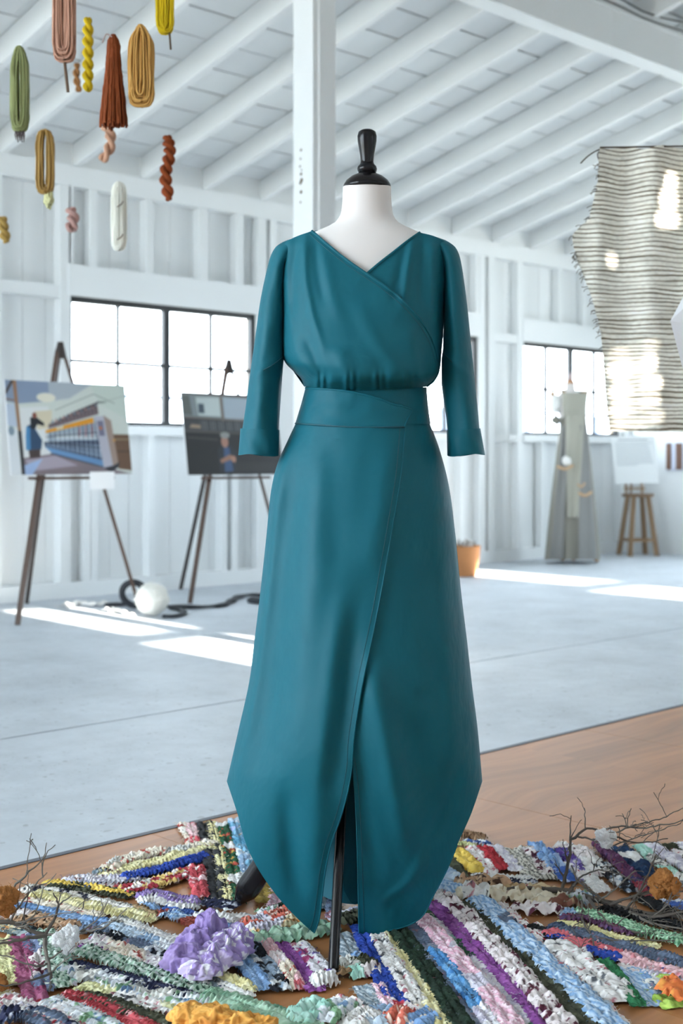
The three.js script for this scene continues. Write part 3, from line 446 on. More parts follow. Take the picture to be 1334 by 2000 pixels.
function easel(label, fl, fr, fb, apexPx, trayY, boardLabel, tex, bl) {
  const base = V3((fl.x + fr.x) / 2, -0.012, (fl.z + fr.z) / 2), e = thing('display_easel', label, 'easel', base, 0, 'picture easels by the window');
  const loc = (p) => p.clone().sub(base), A = loc(apexPx), L = loc(fl), R = loc(fr), B = loc(fb), f = V3(0, 0, 0.02);
  L.y = R.y = B.y = 0.002;
  mesh('leg', bar(L, A.clone().add(V3(-0.02, 0, 0)), 0.029, 0.022), easelWood, e); mesh('leg', bar(R, A.clone().add(V3(0.02, 0, 0)), 0.029, 0.022), easelWood, e);
  mesh('leg', bar(B, A.clone().add(V3(0, -0.03, -0.02)), 0.024, 0.02), easelDark, e);
  const ty = trayY + 0.012, tz = lerp(L.z, A.z, ty / A.y), xl = lerp(L.x, A.x, ty / A.y), xr = lerp(R.x, A.x, ty / A.y);
  mesh('tray', box(xl - 0.09, xr + 0.05, ty - 0.026, ty - 0.008, tz - 0.005, tz + 0.06), easelWood, e);
  mesh('top_block', new THREE.CylinderGeometry(0.02, 0.045, 0.11, 10).translate(A.x, A.y, A.z), easelDark, e);
  // the board leans on the legs
  const b = thing('photo_board', boardLabel, 'photo', V3(bl, trayY + 0.006, base.z + tz + 0.03)), lean = 0.145;
  const g = new THREE.BoxGeometry(0.914, 0.61, 0.008).translate(0.457, 0.305, 0).rotateX(-lean), pr = new THREE.PlaneGeometry(0.914, 0.61).translate(0.457, 0.305, 0.0046).rotateX(-lean);
  mesh('board', g, boardWhite, b); mesh('print', pr, std(lin(0.78, 0.78, 0.78), 0.45, { map: tex }), b);
  return { e, b };
}
{
  const W0 = -0.012, gp = (px, py) => G(px, py, W0);
  const fl = gp(34, 1221), fr = fl.clone().add(V3(1.0, 0, -0.12)), ap = onV(118, 684, -fl.z + 0.42);
  const e1 = easel('dark wooden tripod easel holding the mill machine photograph', fl, fr, gp(52, 1179), ap, onV(75, 929, -fl.z + 0.2).y, 'large colour photograph of a long textile machine in a mill', millPhoto, onV(20, 927, -fl.z + 0.2).x);
  const fl2 = gp(371, 1179), fr2 = fl2.clone().add(V3(1.0, 0, -0.05)), ap2 = onV(447, 716, -fl2.z + 0.36);
  easel('dark wooden tripod easel holding the dark portrait photograph', fl2, fr2, gp(353, 1151), ap2, onV(400, 929, -fl2.z + 0.2).y, 'large dark photograph of a person with crossed arms by a loom', weaverPhoto, onV(360, 922, -fl2.z + 0.2).x);
  const c0 = onV(176, 956, 7.22), c1 = onV(223, 921, 7.22), card = thing('caption_card', 'small blank white card clipped under the mill photograph', 'card', V3(c0.x, c0.y, c0.z));
  mesh('card', box(0, c1.x - c0.x, 0, c1.y - c0.y, -0.003, 0.003), std(lin(0.9, 0.91, 0.92), 0.8), card);
}
// ---------------------------------------------------------------- wool ball, black strap and pale ribbons on the concrete
function fluff(center, r, seed, lumps = 0.18, detail = 5, stretch = V3(1, 1, 1)) {
  const g = mergeVertices(new THREE.IcosahedronGeometry(1, 24).deleteAttribute('uv').deleteAttribute('normal')), p = g.attributes.position, d = V3();
  for (let i = 0; i < p.count; i++) { d.fromBufferAttribute(p, i); const n = 1 + lumps * noise3(d.x * 1.8 + seed, d.y * 1.8, d.z * 1.8) * 1.6 + lumps * 0.5 * noise3(d.x * detail, d.y * detail + seed, d.z * detail) + 0.05 * noise3(d.x * 17, d.y * 17, d.z * 17 + seed); d.multiply(stretch).multiplyScalar(n * r); p.setXYZ(i, d.x + center.x, d.y + center.y, d.z + center.z); }
  g.computeVertexNormals(); return g;
}
const woolWhite = std(lin(0.86, 0.85, 0.79), 1), strapMat = std(lin(0.030, 0.034, 0.042), 0.85);
function hairs(center, r, n, seed, len, rad) { const q = rng(seed), gs = []; for (let i = 0; i < n; i++) { const a = q() * 6.283, c = q() * 2 - 1, s = Math.sqrt(1 - c * c), d = V3(s * Math.cos(a), c, s * Math.sin(a)), t = V3(q() - 0.5, q() - 0.5, q() - 0.5); gs.push(sweep([center.clone().addScaledVector(d, r * 0.93), center.clone().addScaledVector(d, r * 0.98 + len * 0.5).addScaledVector(t, len * 0.6), center.clone().addScaledVector(d, r + len * 0.7 * q()).addScaledVector(t, len * 1.6)], rad, 3, false)); } return mergeGeometries(gs); }
{
  const b = G(297, 1202, -0.012), t = thing('wool_ball', 'round white fluffy wool ball on the concrete below the easel', 'wool ball', b);
  mesh('wool', fluff(V3(0, 0.106, 0), 0.106, 3, 0.05), woolWhite, t); mesh('stray_fibre', hairs(V3(0, 0.108, 0), 0.104, 160, 4, 0.03, 0.0009), woolWhite, t).userData.kind = 'stuff';
  const path = (pts, y = 0.004) => spline(pts.map(([x, yy, h]) => G(x, yy, -0.012 + y + (h || 0))), 60);
  const s = mesh('cloth_strap', sweep(path([[205, 1181], [250, 1180], [300, 1183], [352, 1184], [395, 1185], [430, 1182], [450, 1174], [466, 1165], [490, 1161], [515, 1163]], 0.016), (u) => 0.030 + 0.006 * Math.sin(u * 40), 8, true, 0.4), strapMat); s.userData = { label: 'long black cloth strap trailing along the floor by the wall', category: 'strap' };
  const s2 = mesh('cloth_strap', sweep(path([[318, 1203], [340, 1203], [358, 1197], [352, 1190], [335, 1187]], 0.014), 0.026, 8, true, 0.45), strapMat); s2.userData = { label: 'short black folded strap end beside the wool ball', category: 'strap' };
  const s3 = mesh('cloth_strap', sweep(path([[492, 1172], [505, 1174], [525, 1174]], 0.02), 0.045, 10, true, 0.5), strapMat); s3.userData = { label: 'black bunched strap end lying behind the teal skirt', category: 'strap' };
  const ring = G(262, 1190, -0.012), tr = mesh('rope_coil', new THREE.TorusGeometry(0.085, 0.022, 10, 40).rotateX(0.3).rotateY(-0.9).translate(ring.x, 0.093, ring.z), strapMat); tr.userData = { label: 'black coiled ring leaning behind the wool ball', category: 'coil' };
  const ribbonMat = std(lin(0.84, 0.83, 0.8), 0.9);
  [[[[122, 1187], [150, 1181], [180, 1183], [205, 1179]], 'crumpled white paper ribbon lying under the easel'], [[[205, 1196], [222, 1194], [240, 1200], [258, 1205]], 'white paper ribbon trailing towards the wool ball']].forEach(([pts, label]) => { const m = mesh('paper_ribbon', gridGeo(40, 6, (s2, t2) => { const c = new THREE.CatmullRomCurve3(pts.map(([x, y]) => G(x, y, -0.008))), p = c.getPoint(s2); p.y += 0.002 + 0.03 * Math.abs(noise3(s2 * 7, t2 * 1.5, 3)) + 0.012 * Math.sin(t2 * 3.14); return p.add(V3(0, 0, (t2 - 0.5) * 0.11)); }), ribbonMat); m.userData = { label, category: 'ribbon' }; });
}
// ---------------------------------------------------------------- terracotta pot
{
  const b = G(906, 1125, -0.012), t = thing('plant_pot', 'orange terracotta pot with dried stems beside the wall', 'pot', b), terra = std(lin(0.46, 0.20, 0.075), 0.75);
  mesh('pot', new THREE.LatheGeometry([[0, 0], [0.095, 0], [0.105, 0.01], [0.135, 0.15], [0.146, 0.25], [0.148, 0.268], [0.138, 0.268], [0.134, 0.25], [0.125, 0.16], [0, 0.15]].map(([r, y]) => new THREE.Vector2(r, y)), 40), terra, t);
  const q = rng(12), tw = []; for (let i = 0; i < 22; i++) { const a = q() * 6.28, r = q() * 0.09; tw.push(sweep([V3(Math.cos(a) * r * 0.6, 0.15, Math.sin(a) * r * 0.6), V3(Math.cos(a) * r, 0.25, Math.sin(a) * r), V3(Math.cos(a) * r * 1.3 + 0.03, 0.28 + q() * 0.05, Math.sin(a) * r * 1.3)], 0.006, 5)); }
  mesh('dried_stems', mergeGeometries(tw), std(lin(0.20, 0.19, 0.17), 0.9), t); mesh('wool_tuft', fluff(V3(0.03, 0.27, 0.02), 0.05, 9, 0.2), std(lin(0.5, 0.49, 0.47), 1), t);
}
// ---------------------------------------------------------------- grey gown on a form in the corner
{
  const b = P(1121, 900, 13.0).setY(-0.012), k = 13.0 / F, q = (px, py, z = 0) => P(px, py, 13.0 - z).sub(b);
  const f = thing('dress_form', 'small white dress form with orange neck cap under the grey gown', 'dress form', b), g = thing('grey_gown', 'long sleeveless grey-beige gown with peach ribbons on a far dress form', 'gown', b);
  const tube = (hw, dz, cx, y0, y1, n, nv) => gridGeo(n, nv, (s, t) => { const y = lerp(y0, y1, t), a = s * 2 * Math.PI; return q(cx(y) + Math.cos(a) * hw(y), y, Math.sin(a) * dz(y)); }, true);
  const bodyHw = table([[748, 9], [762, 10], [770, 24], [790, 27], [830, 20], [860, 26], [900, 28]]);
  mesh('torso', tube(bodyHw, (y) => bodyHw(y) * k * 0.65, table([[748, 1114], [900, 1115]]), 748, 900, 20, 30), formWhite, f);
  mesh('neck_cap', new THREE.CylinderGeometry(0.03, 0.055, 0.03, 16).translate(q(1114, 746).x, q(1114, 746).y, q(1114, 746).z), std(lin(0.50, 0.23, 0.08), 0.5), f);
  mesh('neck_knob', new THREE.SphereGeometry(0.028, 14, 10).scale(1, 1.4, 1).translate(q(1114, 738).x, q(1114, 736).y, q(1114, 738).z), std(lin(0.45, 0.36, 0.36), 0.5), f);
  mesh('stand', sweep([q(1118, 900), q(1119, 1090)], 0.02, 10), easelDark, f);
  for (const [x, y] of [[1097, 1099], [1168, 1096], [1120, 1092]]) mesh('leg', sweep([q(1119, 1060), q(x, y, 0).setY(0.02)], 0.02, 8), std(lin(0.45, 0.24, 0.10), 0.6), f);
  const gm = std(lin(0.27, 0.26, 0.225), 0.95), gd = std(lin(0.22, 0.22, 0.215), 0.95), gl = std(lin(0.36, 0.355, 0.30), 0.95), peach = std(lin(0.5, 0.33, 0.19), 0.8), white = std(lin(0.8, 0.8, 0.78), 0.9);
  const wave = (a, y) => 1 + 0.05 * Math.sin(a * 9 + y * 0.004) * smooth(850, 1080, y);
  const skHw = table([[766, 27], [780, 26], [806, 25], [830, 27], [900, 35], [980, 43], [1093, 53]]), skCx = table([[766, 1122], [830, 1120], [1085, 1119]]);
  mesh('gown_body', gridGeo(72, 60, (s, t) => { const y = lerp(767, 1093, t), a = s * 2 * Math.PI; return q(skCx(y) + Math.cos(a) * skHw(y) * wave(a, y), y, Math.sin(a) * skHw(y) * k * 0.72 * wave(a, y)); }, true), gm, g);
  const panel = (x0a, x1a, x0b, x1b, ya, yb, off, mat, name) => mesh(name, gridGeo(14, 40, (s, t) => { const y = lerp(ya, yb, t), x = lerp(lerp(x0a, x0b, t), lerp(x1a, x1b, t), s), u = clamp((x - skCx(y)) / (skHw(y) * 1.02), -0.99, 0.99); return q(x, y, Math.sqrt(1 - u * u) * skHw(y) * k * 0.76 + off + 0.012 * Math.sin(s * 7 + t * 2)); }), mat, g);
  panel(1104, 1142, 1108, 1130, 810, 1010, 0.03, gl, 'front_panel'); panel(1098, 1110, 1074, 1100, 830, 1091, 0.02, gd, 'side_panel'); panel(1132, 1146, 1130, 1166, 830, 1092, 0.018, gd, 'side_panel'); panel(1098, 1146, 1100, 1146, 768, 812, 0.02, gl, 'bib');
  mesh('cap_sleeve', fluff(q(1085, 789, 0.05), 0.075, 21, 0.12, 5, V3(0.75, 1.2, 0.7)), white, g);
  mesh('side_bow', fluff(q(1085, 820, 0.08), 0.05, 25, 0.3, 4, V3(1, 0.9, 0.6)), gm, g);
  for (const [x0, x1, y, h] of [[1089, 1119, 911, 0.03], [1131, 1155, 963, 0.03], [1129, 1142, 946, 0.02]]) mesh('peach_ribbon', sweep(spline([q(x0, y, 0.2), q((x0 + x1) / 2, y + 5, 0.25), q(x1, y - 2, 0.22)], 12), h * 0.55, 7, true, 0.8), peach, g);
  mesh('white_tuft', fluff(q(1107, 900, 0.22), 0.04, 27, 0.2), white, g);
  for (const [x, y] of [[1079, 770], [1101, 769], [1141, 768]]) mesh('shoulder_tie', fluff(q(x, y, 0.03), 0.028, 28, 0.2), peach, g);
}
// ---------------------------------------------------------------- stool with sign, framed swatches
{
  const uC = 12.03, vC = 7.92, base = V3(uC, -0.012, -vC), oak = std(lin(0.30, 0.19, 0.105), 0.6), oakD = std(lin(0.22, 0.135, 0.075), 0.6);
  const st = thing('wooden_stool', 'tall round oak stool with four splayed legs in the corner', 'stool', base, 0.5), H = 0.66;
  mesh('seat', new THREE.CylinderGeometry(0.17, 0.165, 0.035, 36).translate(0, H - 0.0175, 0), oakD, st);
  for (let i = 0; i < 4; i++) { const a = i * Math.PI / 2 + 0.3, t = V3(Math.cos(a) * 0.115, H - 0.035, Math.sin(a) * 0.115), f = V3(Math.cos(a) * 0.215, 0, Math.sin(a) * 0.215); mesh('leg', bar(f, t, 0.042, 0.042, V3(Math.cos(a), 0, Math.sin(a))), oak, st); const b2 = a + Math.PI / 2, m = (x) => V3(Math.cos(x) * 0.19, 0.165, Math.sin(x) * 0.19); if (i < 4) mesh('stretcher', bar(m(a), m(b2), 0.03, 0.026), oak, st); }
  const sb = P(1237, 950, 14.02).setY(H - 0.0105), sg = thing('sign_stand', 'small wooden table easel standing on the oak stool', 'easel', sb), toCam = FW.clone().negate(), sd = RT;
  for (const k of [-1, 1]) mesh('upright', bar(V3().addScaledVector(sd, k * 0.085).addScaledVector(toCam, 0.05), V3().addScaledVector(sd, k * 0.085).addScaledVector(toCam, -0.06).setY(0.45), 0.022, 0.022), oak, sg);
  mesh('ledge', bar(V3().addScaledVector(sd, -0.11).addScaledVector(toCam, 0.06).setY(0.055), V3().addScaledVector(sd, 0.11).addScaledVector(toCam, 0.06).setY(0.055), 0.03, 0.02), oak, sg);
  mesh('rear_leg', bar(V3().addScaledVector(toCam, -0.12), V3().addScaledVector(toCam, -0.05).setY(0.4), 0.02, 0.02), oak, sg);
  const tex = canvasTex(400, 440, (x) => { x.fillStyle = '#eef1f2'; x.fillRect(0, 0, 400, 440); for (let i = 0; i < 14; i++) stroke(x, '#9aa3aa', 4, [[30, 60 + i * 16], [i === 13 ? 220 : 370 - (i * 37 % 40), 60 + i * 16]]); stroke(x, '#868e95', 7, [[60, 34], [330, 34]]); });
  const Zs = 13.97, b0 = P(1202, 946, Zs), b1 = P(1287, 943, Zs), t0 = P(1193, 852, Zs + 0.09), t1 = P(1279, 852, Zs + 0.09);
  const sign = thing('text_sign', 'white text panel on the small easel above the oak stool', 'sign', b0), loc = [b0, b1, t0, t1].map((p) => p.clone().sub(b0));
  const g = gridGeo(2, 2, (s, t) => loc[2].clone().lerp(loc[3], s).lerp(loc[0].clone().lerp(loc[1], s), t)), bk = g.clone(); const uv = g.attributes.uv; for (let i = 0; i < 9; i++) uv.setXY(i, (i % 3) / 2, 1 - Math.floor(i / 3) / 2);
  mesh('panel', g, std(0xffffff, 0.7, { map: tex }), sign); mesh('backing', bk.translate(FW.x * 0.008, 0, FW.z * 0.008), boardWhite, sign);
  // swatches on the end wall
  const fu = UE - 0.02, y0 = onU(1302, 917, fu).y, y1 = onU(1302, 866, fu).y, zA = onU(1302, 900, fu).z, fr = thing('swatch_panel', 'pale mount with two brown wood strips on the end wall', 'swatch panel', V3(fu, y0, zA));
  mesh('mount', box(0.0, 0.018, -0.01, y1 - y0 + 0.01, -0.01, 0.55), std(lin(0.62, 0.66, 0.78), 0.8), fr);
  for (const [a, b] of [[0, 0.055], [0.12, 0.19], [0.30, 0.36], [0.44, 0.5]]) mesh('wood_strip', box(-0.012, 0, 0, y1 - y0, a, b), std(lin(0.17, 0.09, 0.06), 0.6), fr);
}
// ---------------------------------------------------------------- yarn hanging from the rafters on fine threads
const threadMat = std(lin(0.75, 0.75, 0.75), 0.5), twigBrown = std(lin(0.13, 0.085, 0.055), 0.85);
function hang(root, top, at) { const h = under(-(at.z)) - at.y; mesh('hanging_thread', sweep([top, V3(top.x, h, top.z)], 0.0002, 3, false), threadMat, root); }
function yarnMat(r, g, b) { return std(lin(r, g, b), 0.95); }
function skein(name, label, [px0, px1, py0, py1], Z, color, kind, opt = {}) {
  const at = P((px0 + px1) / 2, py1, Z), k = Z / F, Hh = (py1 - py0) * k, Wd = (px1 - px0) * k / 2, t = thing(name, label, 'yarn', at, -(Math.PI / 2 - ANG), 'dyed yarn hanging from the rafters'), q = rng(Math.round(px0 * 7 + py1)), gs = [];
  const sx = opt.lean || 0, m = yarnMat(...color);
  if (kind === 'hank') {
    const n = Math.round((opt.n || 46) * 1.3);
    for (let i = 0; i < n; i++) {
      const w = Wd * lerp(opt.inner ?? 0.12, 1, Math.pow((i + q() * 0.8) / n, 0.8)) * 0.93, z = (q() - 0.5) * Wd * 1.3 * Math.sqrt(Math.max(0.05, 1 - (w / Wd) ** 2 * 0.6)), drop = (q() * 0.05 + (1 - w / Wd) * (opt.gap ?? 0.10)) * Hh, pts = [];
      for (let a = 0; a < 40; a++) { const u = a / 40 * 2 * Math.PI, c = Math.cos(u), s = Math.sin(u), yy = Hh * (0.5 - 0.5 * c), f = Math.pow(yy / Hh, 0.35), taper = lerp(1, opt.topNarrow ?? 0.55, smooth(0.45, 1, yy / Hh)); const y = lerp(drop, Hh * 0.985 - q() * 0.004, 0.5 - 0.5 * Math.sign(c) * Math.pow(Math.abs(c), 0.32)); pts.push(V3(Math.sign(s) * Math.pow(Math.abs(s), 0.55) * w * taper + sx * (y / Hh - 1) * Wd + (q() - 0.5) * 0.0026 + 0.004 * noise3(y * 16, i * 1.7, s > 0 ? 2 : 8), y, z + 0.004 * noise3(y * 14, i * 2.3, s > 0 ? 5 : 1))); }
      pts.push(pts[0].clone()); gs.push(sweep(new THREE.CatmullRomCurve3(pts, true).getPoints(70), opt.r || 0.0024, 5, false));
    }
  } else if (kind === 'tassel') {
    for (let i = 0; i < 120; i++) { const a = q() * 6.283, r = Math.sqrt(q()), x = Math.cos(a) * r, z = Math.sin(a) * r, pts = []; for (let j = 0; j <= 16; j++) { const v = j / 16, y = Hh * v, w = lerp(1, 0.46, smooth(0, 0.86, v)) * (v > 0.86 ? Math.sqrt(Math.max(0.03, 1 - ((v - 0.86) / 0.14) ** 2)) : 1); pts.push(V3(x * Wd * w + (q() - 0.5) * 0.003, y + (j === 0 ? q() * 0.018 : 0), z * Wd * w * 0.8 + (q() - 0.5) * 0.003)); } gs.push(sweep(pts, 0.003, 5)); }
  } else {                                                                       // a twisted skein: two plies wound about each other
    const path = (opt.path || [[0.5, 0], [0.5, 1]]).map(([x, y]) => V3((x - 0.5) * 2 * Wd, (1 - y) * Hh, 0)), C3 = path.length > 2 ? new THREE.CatmullRomCurve3(path) : new THREE.LineCurve3(path[0], path[1]), turns = opt.turns || 3, R = opt.R ? opt.R * 1.35 : Wd * 0.66;
    for (let ply = 0; ply < 2; ply++) for (let s = 0; s < 14; s++) {
      const oa = s / 14 * 6.283, or = R * 0.62, pts = [];
      for (let j = 0; j <= 70; j++) { const v = j / 70, c = C3.getPoint(v), T = C3.getTangent(v), N = V3(0, 0, 1), B = V3().crossVectors(T, N).normalize(), a = v * turns * 2 * Math.PI + ply * Math.PI, e = 0.35 + 0.65 * Math.sqrt(Math.max(0, 1 - (2 * v - 1) ** 8)), b2 = oa + v * turns * 4; pts.push(c.addScaledVector(B, (Math.cos(a) * R * 0.62 + Math.cos(b2) * or * 0.75) * e).addScaledVector(N, (Math.sin(a) * R * 0.62 + Math.sin(b2) * or * 0.75) * e)); }
      gs.push(sweep(pts, R * 0.2, 5));
    }
  }
  mesh('yarn', mergeGeometries(gs), m, t);
  hang(t, V3(opt.hx ? opt.hx * Wd : sx ? 0 : 0, Hh * 0.98, 0), at);
  return { t, Wd, Hh, k };
}
{
  const g1 = skein('yarn_hank', 'sage green yarn hank hanging as a long loop', [20, 58, 90, 260], 4.3, [0.23, 0.26, 0.11], 'hank', { inner: 0.16, gap: 0.10, n: 60 });
  mesh('tag_yarn', mergeGeometries(Array.from({ length: 9 }, (_, i) => sweep([V3(-0.014 + i * 0.0035, 0.012, 0.004 * (i % 3)), V3(-0.016 + i * 0.004, -0.008, 0.003), V3(-0.012 + i * 0.003 + (i % 2) * 0.004, -0.022 - (i % 3) * 0.004, 0)], 0.002, 4))), yarnMat(0.10, 0.08, 0.08), g1.t);
  const g2 = skein('yarn_hank', 'dusty pink yarn hank with a brown stick hanging from its foot', [102, 148, -60, 124], 3.9, [0.50, 0.28, 0.20], 'hank', { inner: 0.06, gap: 0.14, topNarrow: 0.8, n: 64 });
  mesh('stick', sweep([V3(0.0, 0.02, 0), V3(0.012, -0.085, 0)], 0.0048, 8), twigBrown, g2.t);
  skein('yarn_skein', 'bright yellow twisted skein beside the dusty pink hank', [158, 185, 35, 178], 4.4, [0.60, 0.42, 0.006], 'twist', { turns: 3.2 });
  skein('yarn_skein', 'small brown twisted skein behind the yellow skein', [142, 159, 124, 179], 5.6, [0.30, 0.14, 0.045], 'twist', { turns: 1.6, path: [[0.5, 0], [0.42, 0.5], [0.72, 1]] });
  const g5 = skein('yarn_tassel', 'rust red yarn tassel that flares to a cut lower end', [195, 248, 68, 252], 3.9, [0.20, 0.042, 0.006], 'tassel');
  mesh('tie', sweep(spline([V3(-0.03, g5.Hh - 0.03, 0.02), V3(-0.016, g5.Hh - 0.006, 0.025), V3(0.0, g5.Hh - 0.015, 0.028)], 10), 0.002, 5), yarnMat(0.45, 0.35, 0.33), g5.t);
  skein('yarn_hank', 'golden tan yarn hank hanging beside the rust tassel', [250, 302, 50, 213], 3.9, [0.55, 0.31, 0.085], 'hank', { inner: 0.03, gap: 0.16, n: 70, topNarrow: 0.45 });
  const g7 = skein('yarn_hank', 'vivid yellow yarn hank with a thin stick below it', [304, 340, -70, 66], 4.0, [0.62, 0.45, 0.004], 'hank', { inner: 0.02, gap: 0.05, topNarrow: 0.9, n: 60 });
  mesh('stick', sweep([V3(0.012, 0.03, 0), V3(0.018, -0.048, 0)], 0.003, 6), twigBrown, g7.t);
  const g8 = skein('yarn_hank', 'ochre yarn hank with an open slit and a pale tail', [71, 106, 253, 380], 4.6, [0.36, 0.22, 0.065], 'hank', { inner: 0.22, gap: 0.05, topNarrow: 0.8, n: 56 });
  mesh('tail_yarn', fluff(V3(0.012, -0.014, 0), 0.026, 33, 0.2, 5, V3(0.65, 1.25, 0.6)), yarnMat(0.55, 0.55, 0.30), g8.t);
  skein('yarn_skein', 'peach twisted skein curling below the rust tassel', [193, 223, 245, 314], 5.0, [0.52, 0.30, 0.20], 'twist', { turns: 1.6, path: [[0.35, 0], [0.75, 0.3], [0.68, 0.65], [0.2, 1]], R: 0.013 });
  skein('yarn_skein', 'rust orange twisted skein hanging alone under a rafter', [314, 343, 266, 391], 4.8, [0.27, 0.055, 0.010], 'twist', { turns: 3.4, path: [[0.42, 0], [0.6, 0.25], [0.32, 0.6], [0.55, 1]], R: 0.014 });
  skein('yarn_skein', 'small mauve pink twisted skein in front of the board wall', [128, 151, 407, 452], 5.6, [0.46, 0.28, 0.25], 'twist', { turns: 1.3, path: [[0.4, 0], [0.65, 0.5], [0.35, 1]], R: 0.016 });
  const g12 = skein('yarn_hank', 'undyed white yarn hank hanging straight', [217, 248, 355, 490], 5.0, [0.78, 0.78, 0.70], 'hank', { inner: 0.0, gap: 0.02, topNarrow: 0.9, n: 60 });
  for (const y of [0.26, 0.06]) mesh('tie', sweep([V3(-0.002, y * 0.62, 0.03), V3(0.016, y * 0.62 + 0.012, 0.032), V3(0.02, y * 0.62 + 0.022, 0.028)], 0.0022, 5), twigBrown, g12.t);
  skein('yarn_skein', 'small mustard twisted skein by the left wall panel', [-6, 20, 424, 473], 5.6, [0.40, 0.26, 0.07], 'twist', { turns: 1.4, path: [[0.4, 0], [0.5, 0.5], [0.72, 1]], R: 0.014 });
}
// ---------------------------------------------------------------- hanging striped weaving
{
  const Zc = 4.2, org = P(1172, 842, Zc), t = thing('woven_hanging', 'cream handwoven cloth with dark brown weft stripes and frayed edges, hung from above', 'weaving', org);
  const q = rng(77), rows = []; { let y = 0; while (y < 1) { const dark = rows.length % 2; const h = dark ? 0.0036 + q() * 0.0028 : 0.0078 + q() * 0.0036; rows.push([y, y + h, dark, q()]); y += h; } }
  const tex = (() => { const W = 512, Hh = 1536, d = new Uint8Array(W * Hh * 4); for (let j = 0; j < Hh; j++) for (let i = 0; i < W; i++) { const x = i / W, wob = noise3(x * 5, j * 0.012, 2) * 0.007 + noise3(x * 22, j * 0.03, 6) * 0.0014, y = (j / Hh + wob + 1) % 1, r = rows.find((a) => y >= a[0] && y < a[1]) || rows[0]; const n = noise3(x * 60, j * 0.5, 4) * 0.12 + noise3(x * 9, j * 0.02, 8) * 0.10, fade = r[2] ? clamp(0.5 + 1.2 * noise3(x * 4 + r[3] * 40, r[3] * 90, 3), 0.05, 1) : 0; const L = [0.95 + n, 0.945 + n, 0.90 + n], D = [0.50 + n, 0.46 + n, 0.39 + n], m = r[2] ? 0.45 + 0.55 * fade : 0; const k = (j * W + i) * 4; for (let c = 0; c < 3; c++) d[k + c] = clamp(lerp(L[c], D[c], m), 0, 1) * 255; d[k + 3] = 255; } const tx = new THREE.DataTexture(d, W, Hh); tx.magFilter = tx.minFilter = THREE.LinearFilter; tx.wrapS = tx.wrapT = THREE.RepeatWrapping; tx.colorSpace = THREE.SRGBColorSpace; tx.needsUpdate = true; return tx; })();
  const left = table([[283, 1173], [300, 1170], [340, 1168], [390, 1160], [425, 1150], [446, 1128], [462, 1118], [492, 1123], [540, 1140], [580, 1155], [620, 1166], [660, 1175], [700, 1178], [760, 1182], [842, 1190]]), right = 1440;
  const topY = (x) => 289 - (x - 1172) * 0.02 + 3 * Math.sin((x - 1172) * 0.09);
  const zf = (x, y) => 0.035 * Math.sin(x * 0.055 + 0.6) * (1 - 0.5 * smooth(288, 600, y)) * smooth(1110, 1190, x) + 0.03 * Math.sin(y * 0.009 + 1) + 0.012 * noise3(x * 0.03, y * 0.02, 1);
  const g = gridGeo(90, 190, (s, tt) => { const y0 = lerp(289, 843, tt), l = left(y0) + 1.8 * noise3(y0 * 0.13, 4, 4), x = lerp(l, right, s), y = tt < 0.3 ? lerp(topY(x), lerp(289, 843, 0.3), tt / 0.3) : y0; return P(x, y + 2.2 * noise3(x * 0.02, y * 0.02, 7), Zc - zf(x, y) - 0.0006 * Math.sin(y0 * 0.7)).sub(org); });
  { const p = g.attributes.position, uv = g.attributes.uv; for (let i = 0; i < p.count; i++) uv.setXY(i, (p.getX(i) * RT.x + p.getZ(i) * RT.z) * 1.2 + 0.5, p.getY(i) * 0.98 + 0.02); }
  mesh('cloth', g, phys(lin(0.95, 0.95, 0.95), 0.95, { map: tex, transmission: 0.3, thickness: 0, bumpMap: tex, bumpScale: 0.002 }), t);
  const fr = []; for (let i = 0; i < 90; i++) { const y = 300 + q() * 540, x = left(y), L = 3 + q() * 9; fr.push(sweep(spline([P(x + 2, y, Zc - zf(x, y)).sub(org), P(x - L * 0.6, y + (q() - 0.3) * 6, Zc - 0.004).sub(org), P(x - L, y + q() * 9, Zc).sub(org)], 5), 0.0011, 4)); }
  mesh('fringe', mergeGeometries(fr), std(lin(0.11, 0.085, 0.06), 0.95), t).userData.kind = 'stuff';
  mesh('tie_string', mergeGeometries([sweep(spline([P(1176, 290, Zc).sub(org), P(1160, 297, Zc - 0.01).sub(org), P(1146, 307, Zc).sub(org), P(1134, 319, Zc).sub(org)], 12), 0.0022, 6), sweep(spline([P(1174, 291, Zc).sub(org), P(1167, 302, Zc - 0.01).sub(org), P(1170, 314, Zc).sub(org)], 8), 0.0018, 6)]), std(lin(0.06, 0.045, 0.03), 0.9), t);
  const rod = sweep([P(1172, 288, Zc + 0.004).sub(org), P(1440, 284, Zc + 0.004).sub(org)], 0.0028, 8); mesh('rod', rod, std(lin(0.07, 0.055, 0.04), 0.8), t);
  for (const x of [1195, 1420]) { const a = P(x, 287, Zc), b = a.clone().setY(under(-a.z)); mesh('hanging_thread', sweep([a.sub(org), b.sub(org)], 0.0003, 4, false), threadMat, t); }
  // folded white sheet beside it
  const Zp = 3.5, po = P(1334, 725, Zp), sh = thing('white_sheet', 'folded white sheet hanging at the edge of the striped weaving', 'sheet', po), sm = phys(lin(0.84, 0.86, 0.9), 0.8, { transmission: 0.2, thickness: 0 });
  const facet = (pts) => { const v = pts.map(([x, y, z]) => P(x, y, Zp - z).sub(po)), gg = new THREE.BufferGeometry(); gg.setAttribute('position', new THREE.Float32BufferAttribute(v.flatMap((p) => [p.x, p.y, p.z]), 3)); const id = []; for (let i = 1; i < v.length - 1; i++) id.push(0, i, i + 1); gg.setIndex(id); const n = gg.toNonIndexed(); n.computeVertexNormals(); return n; };
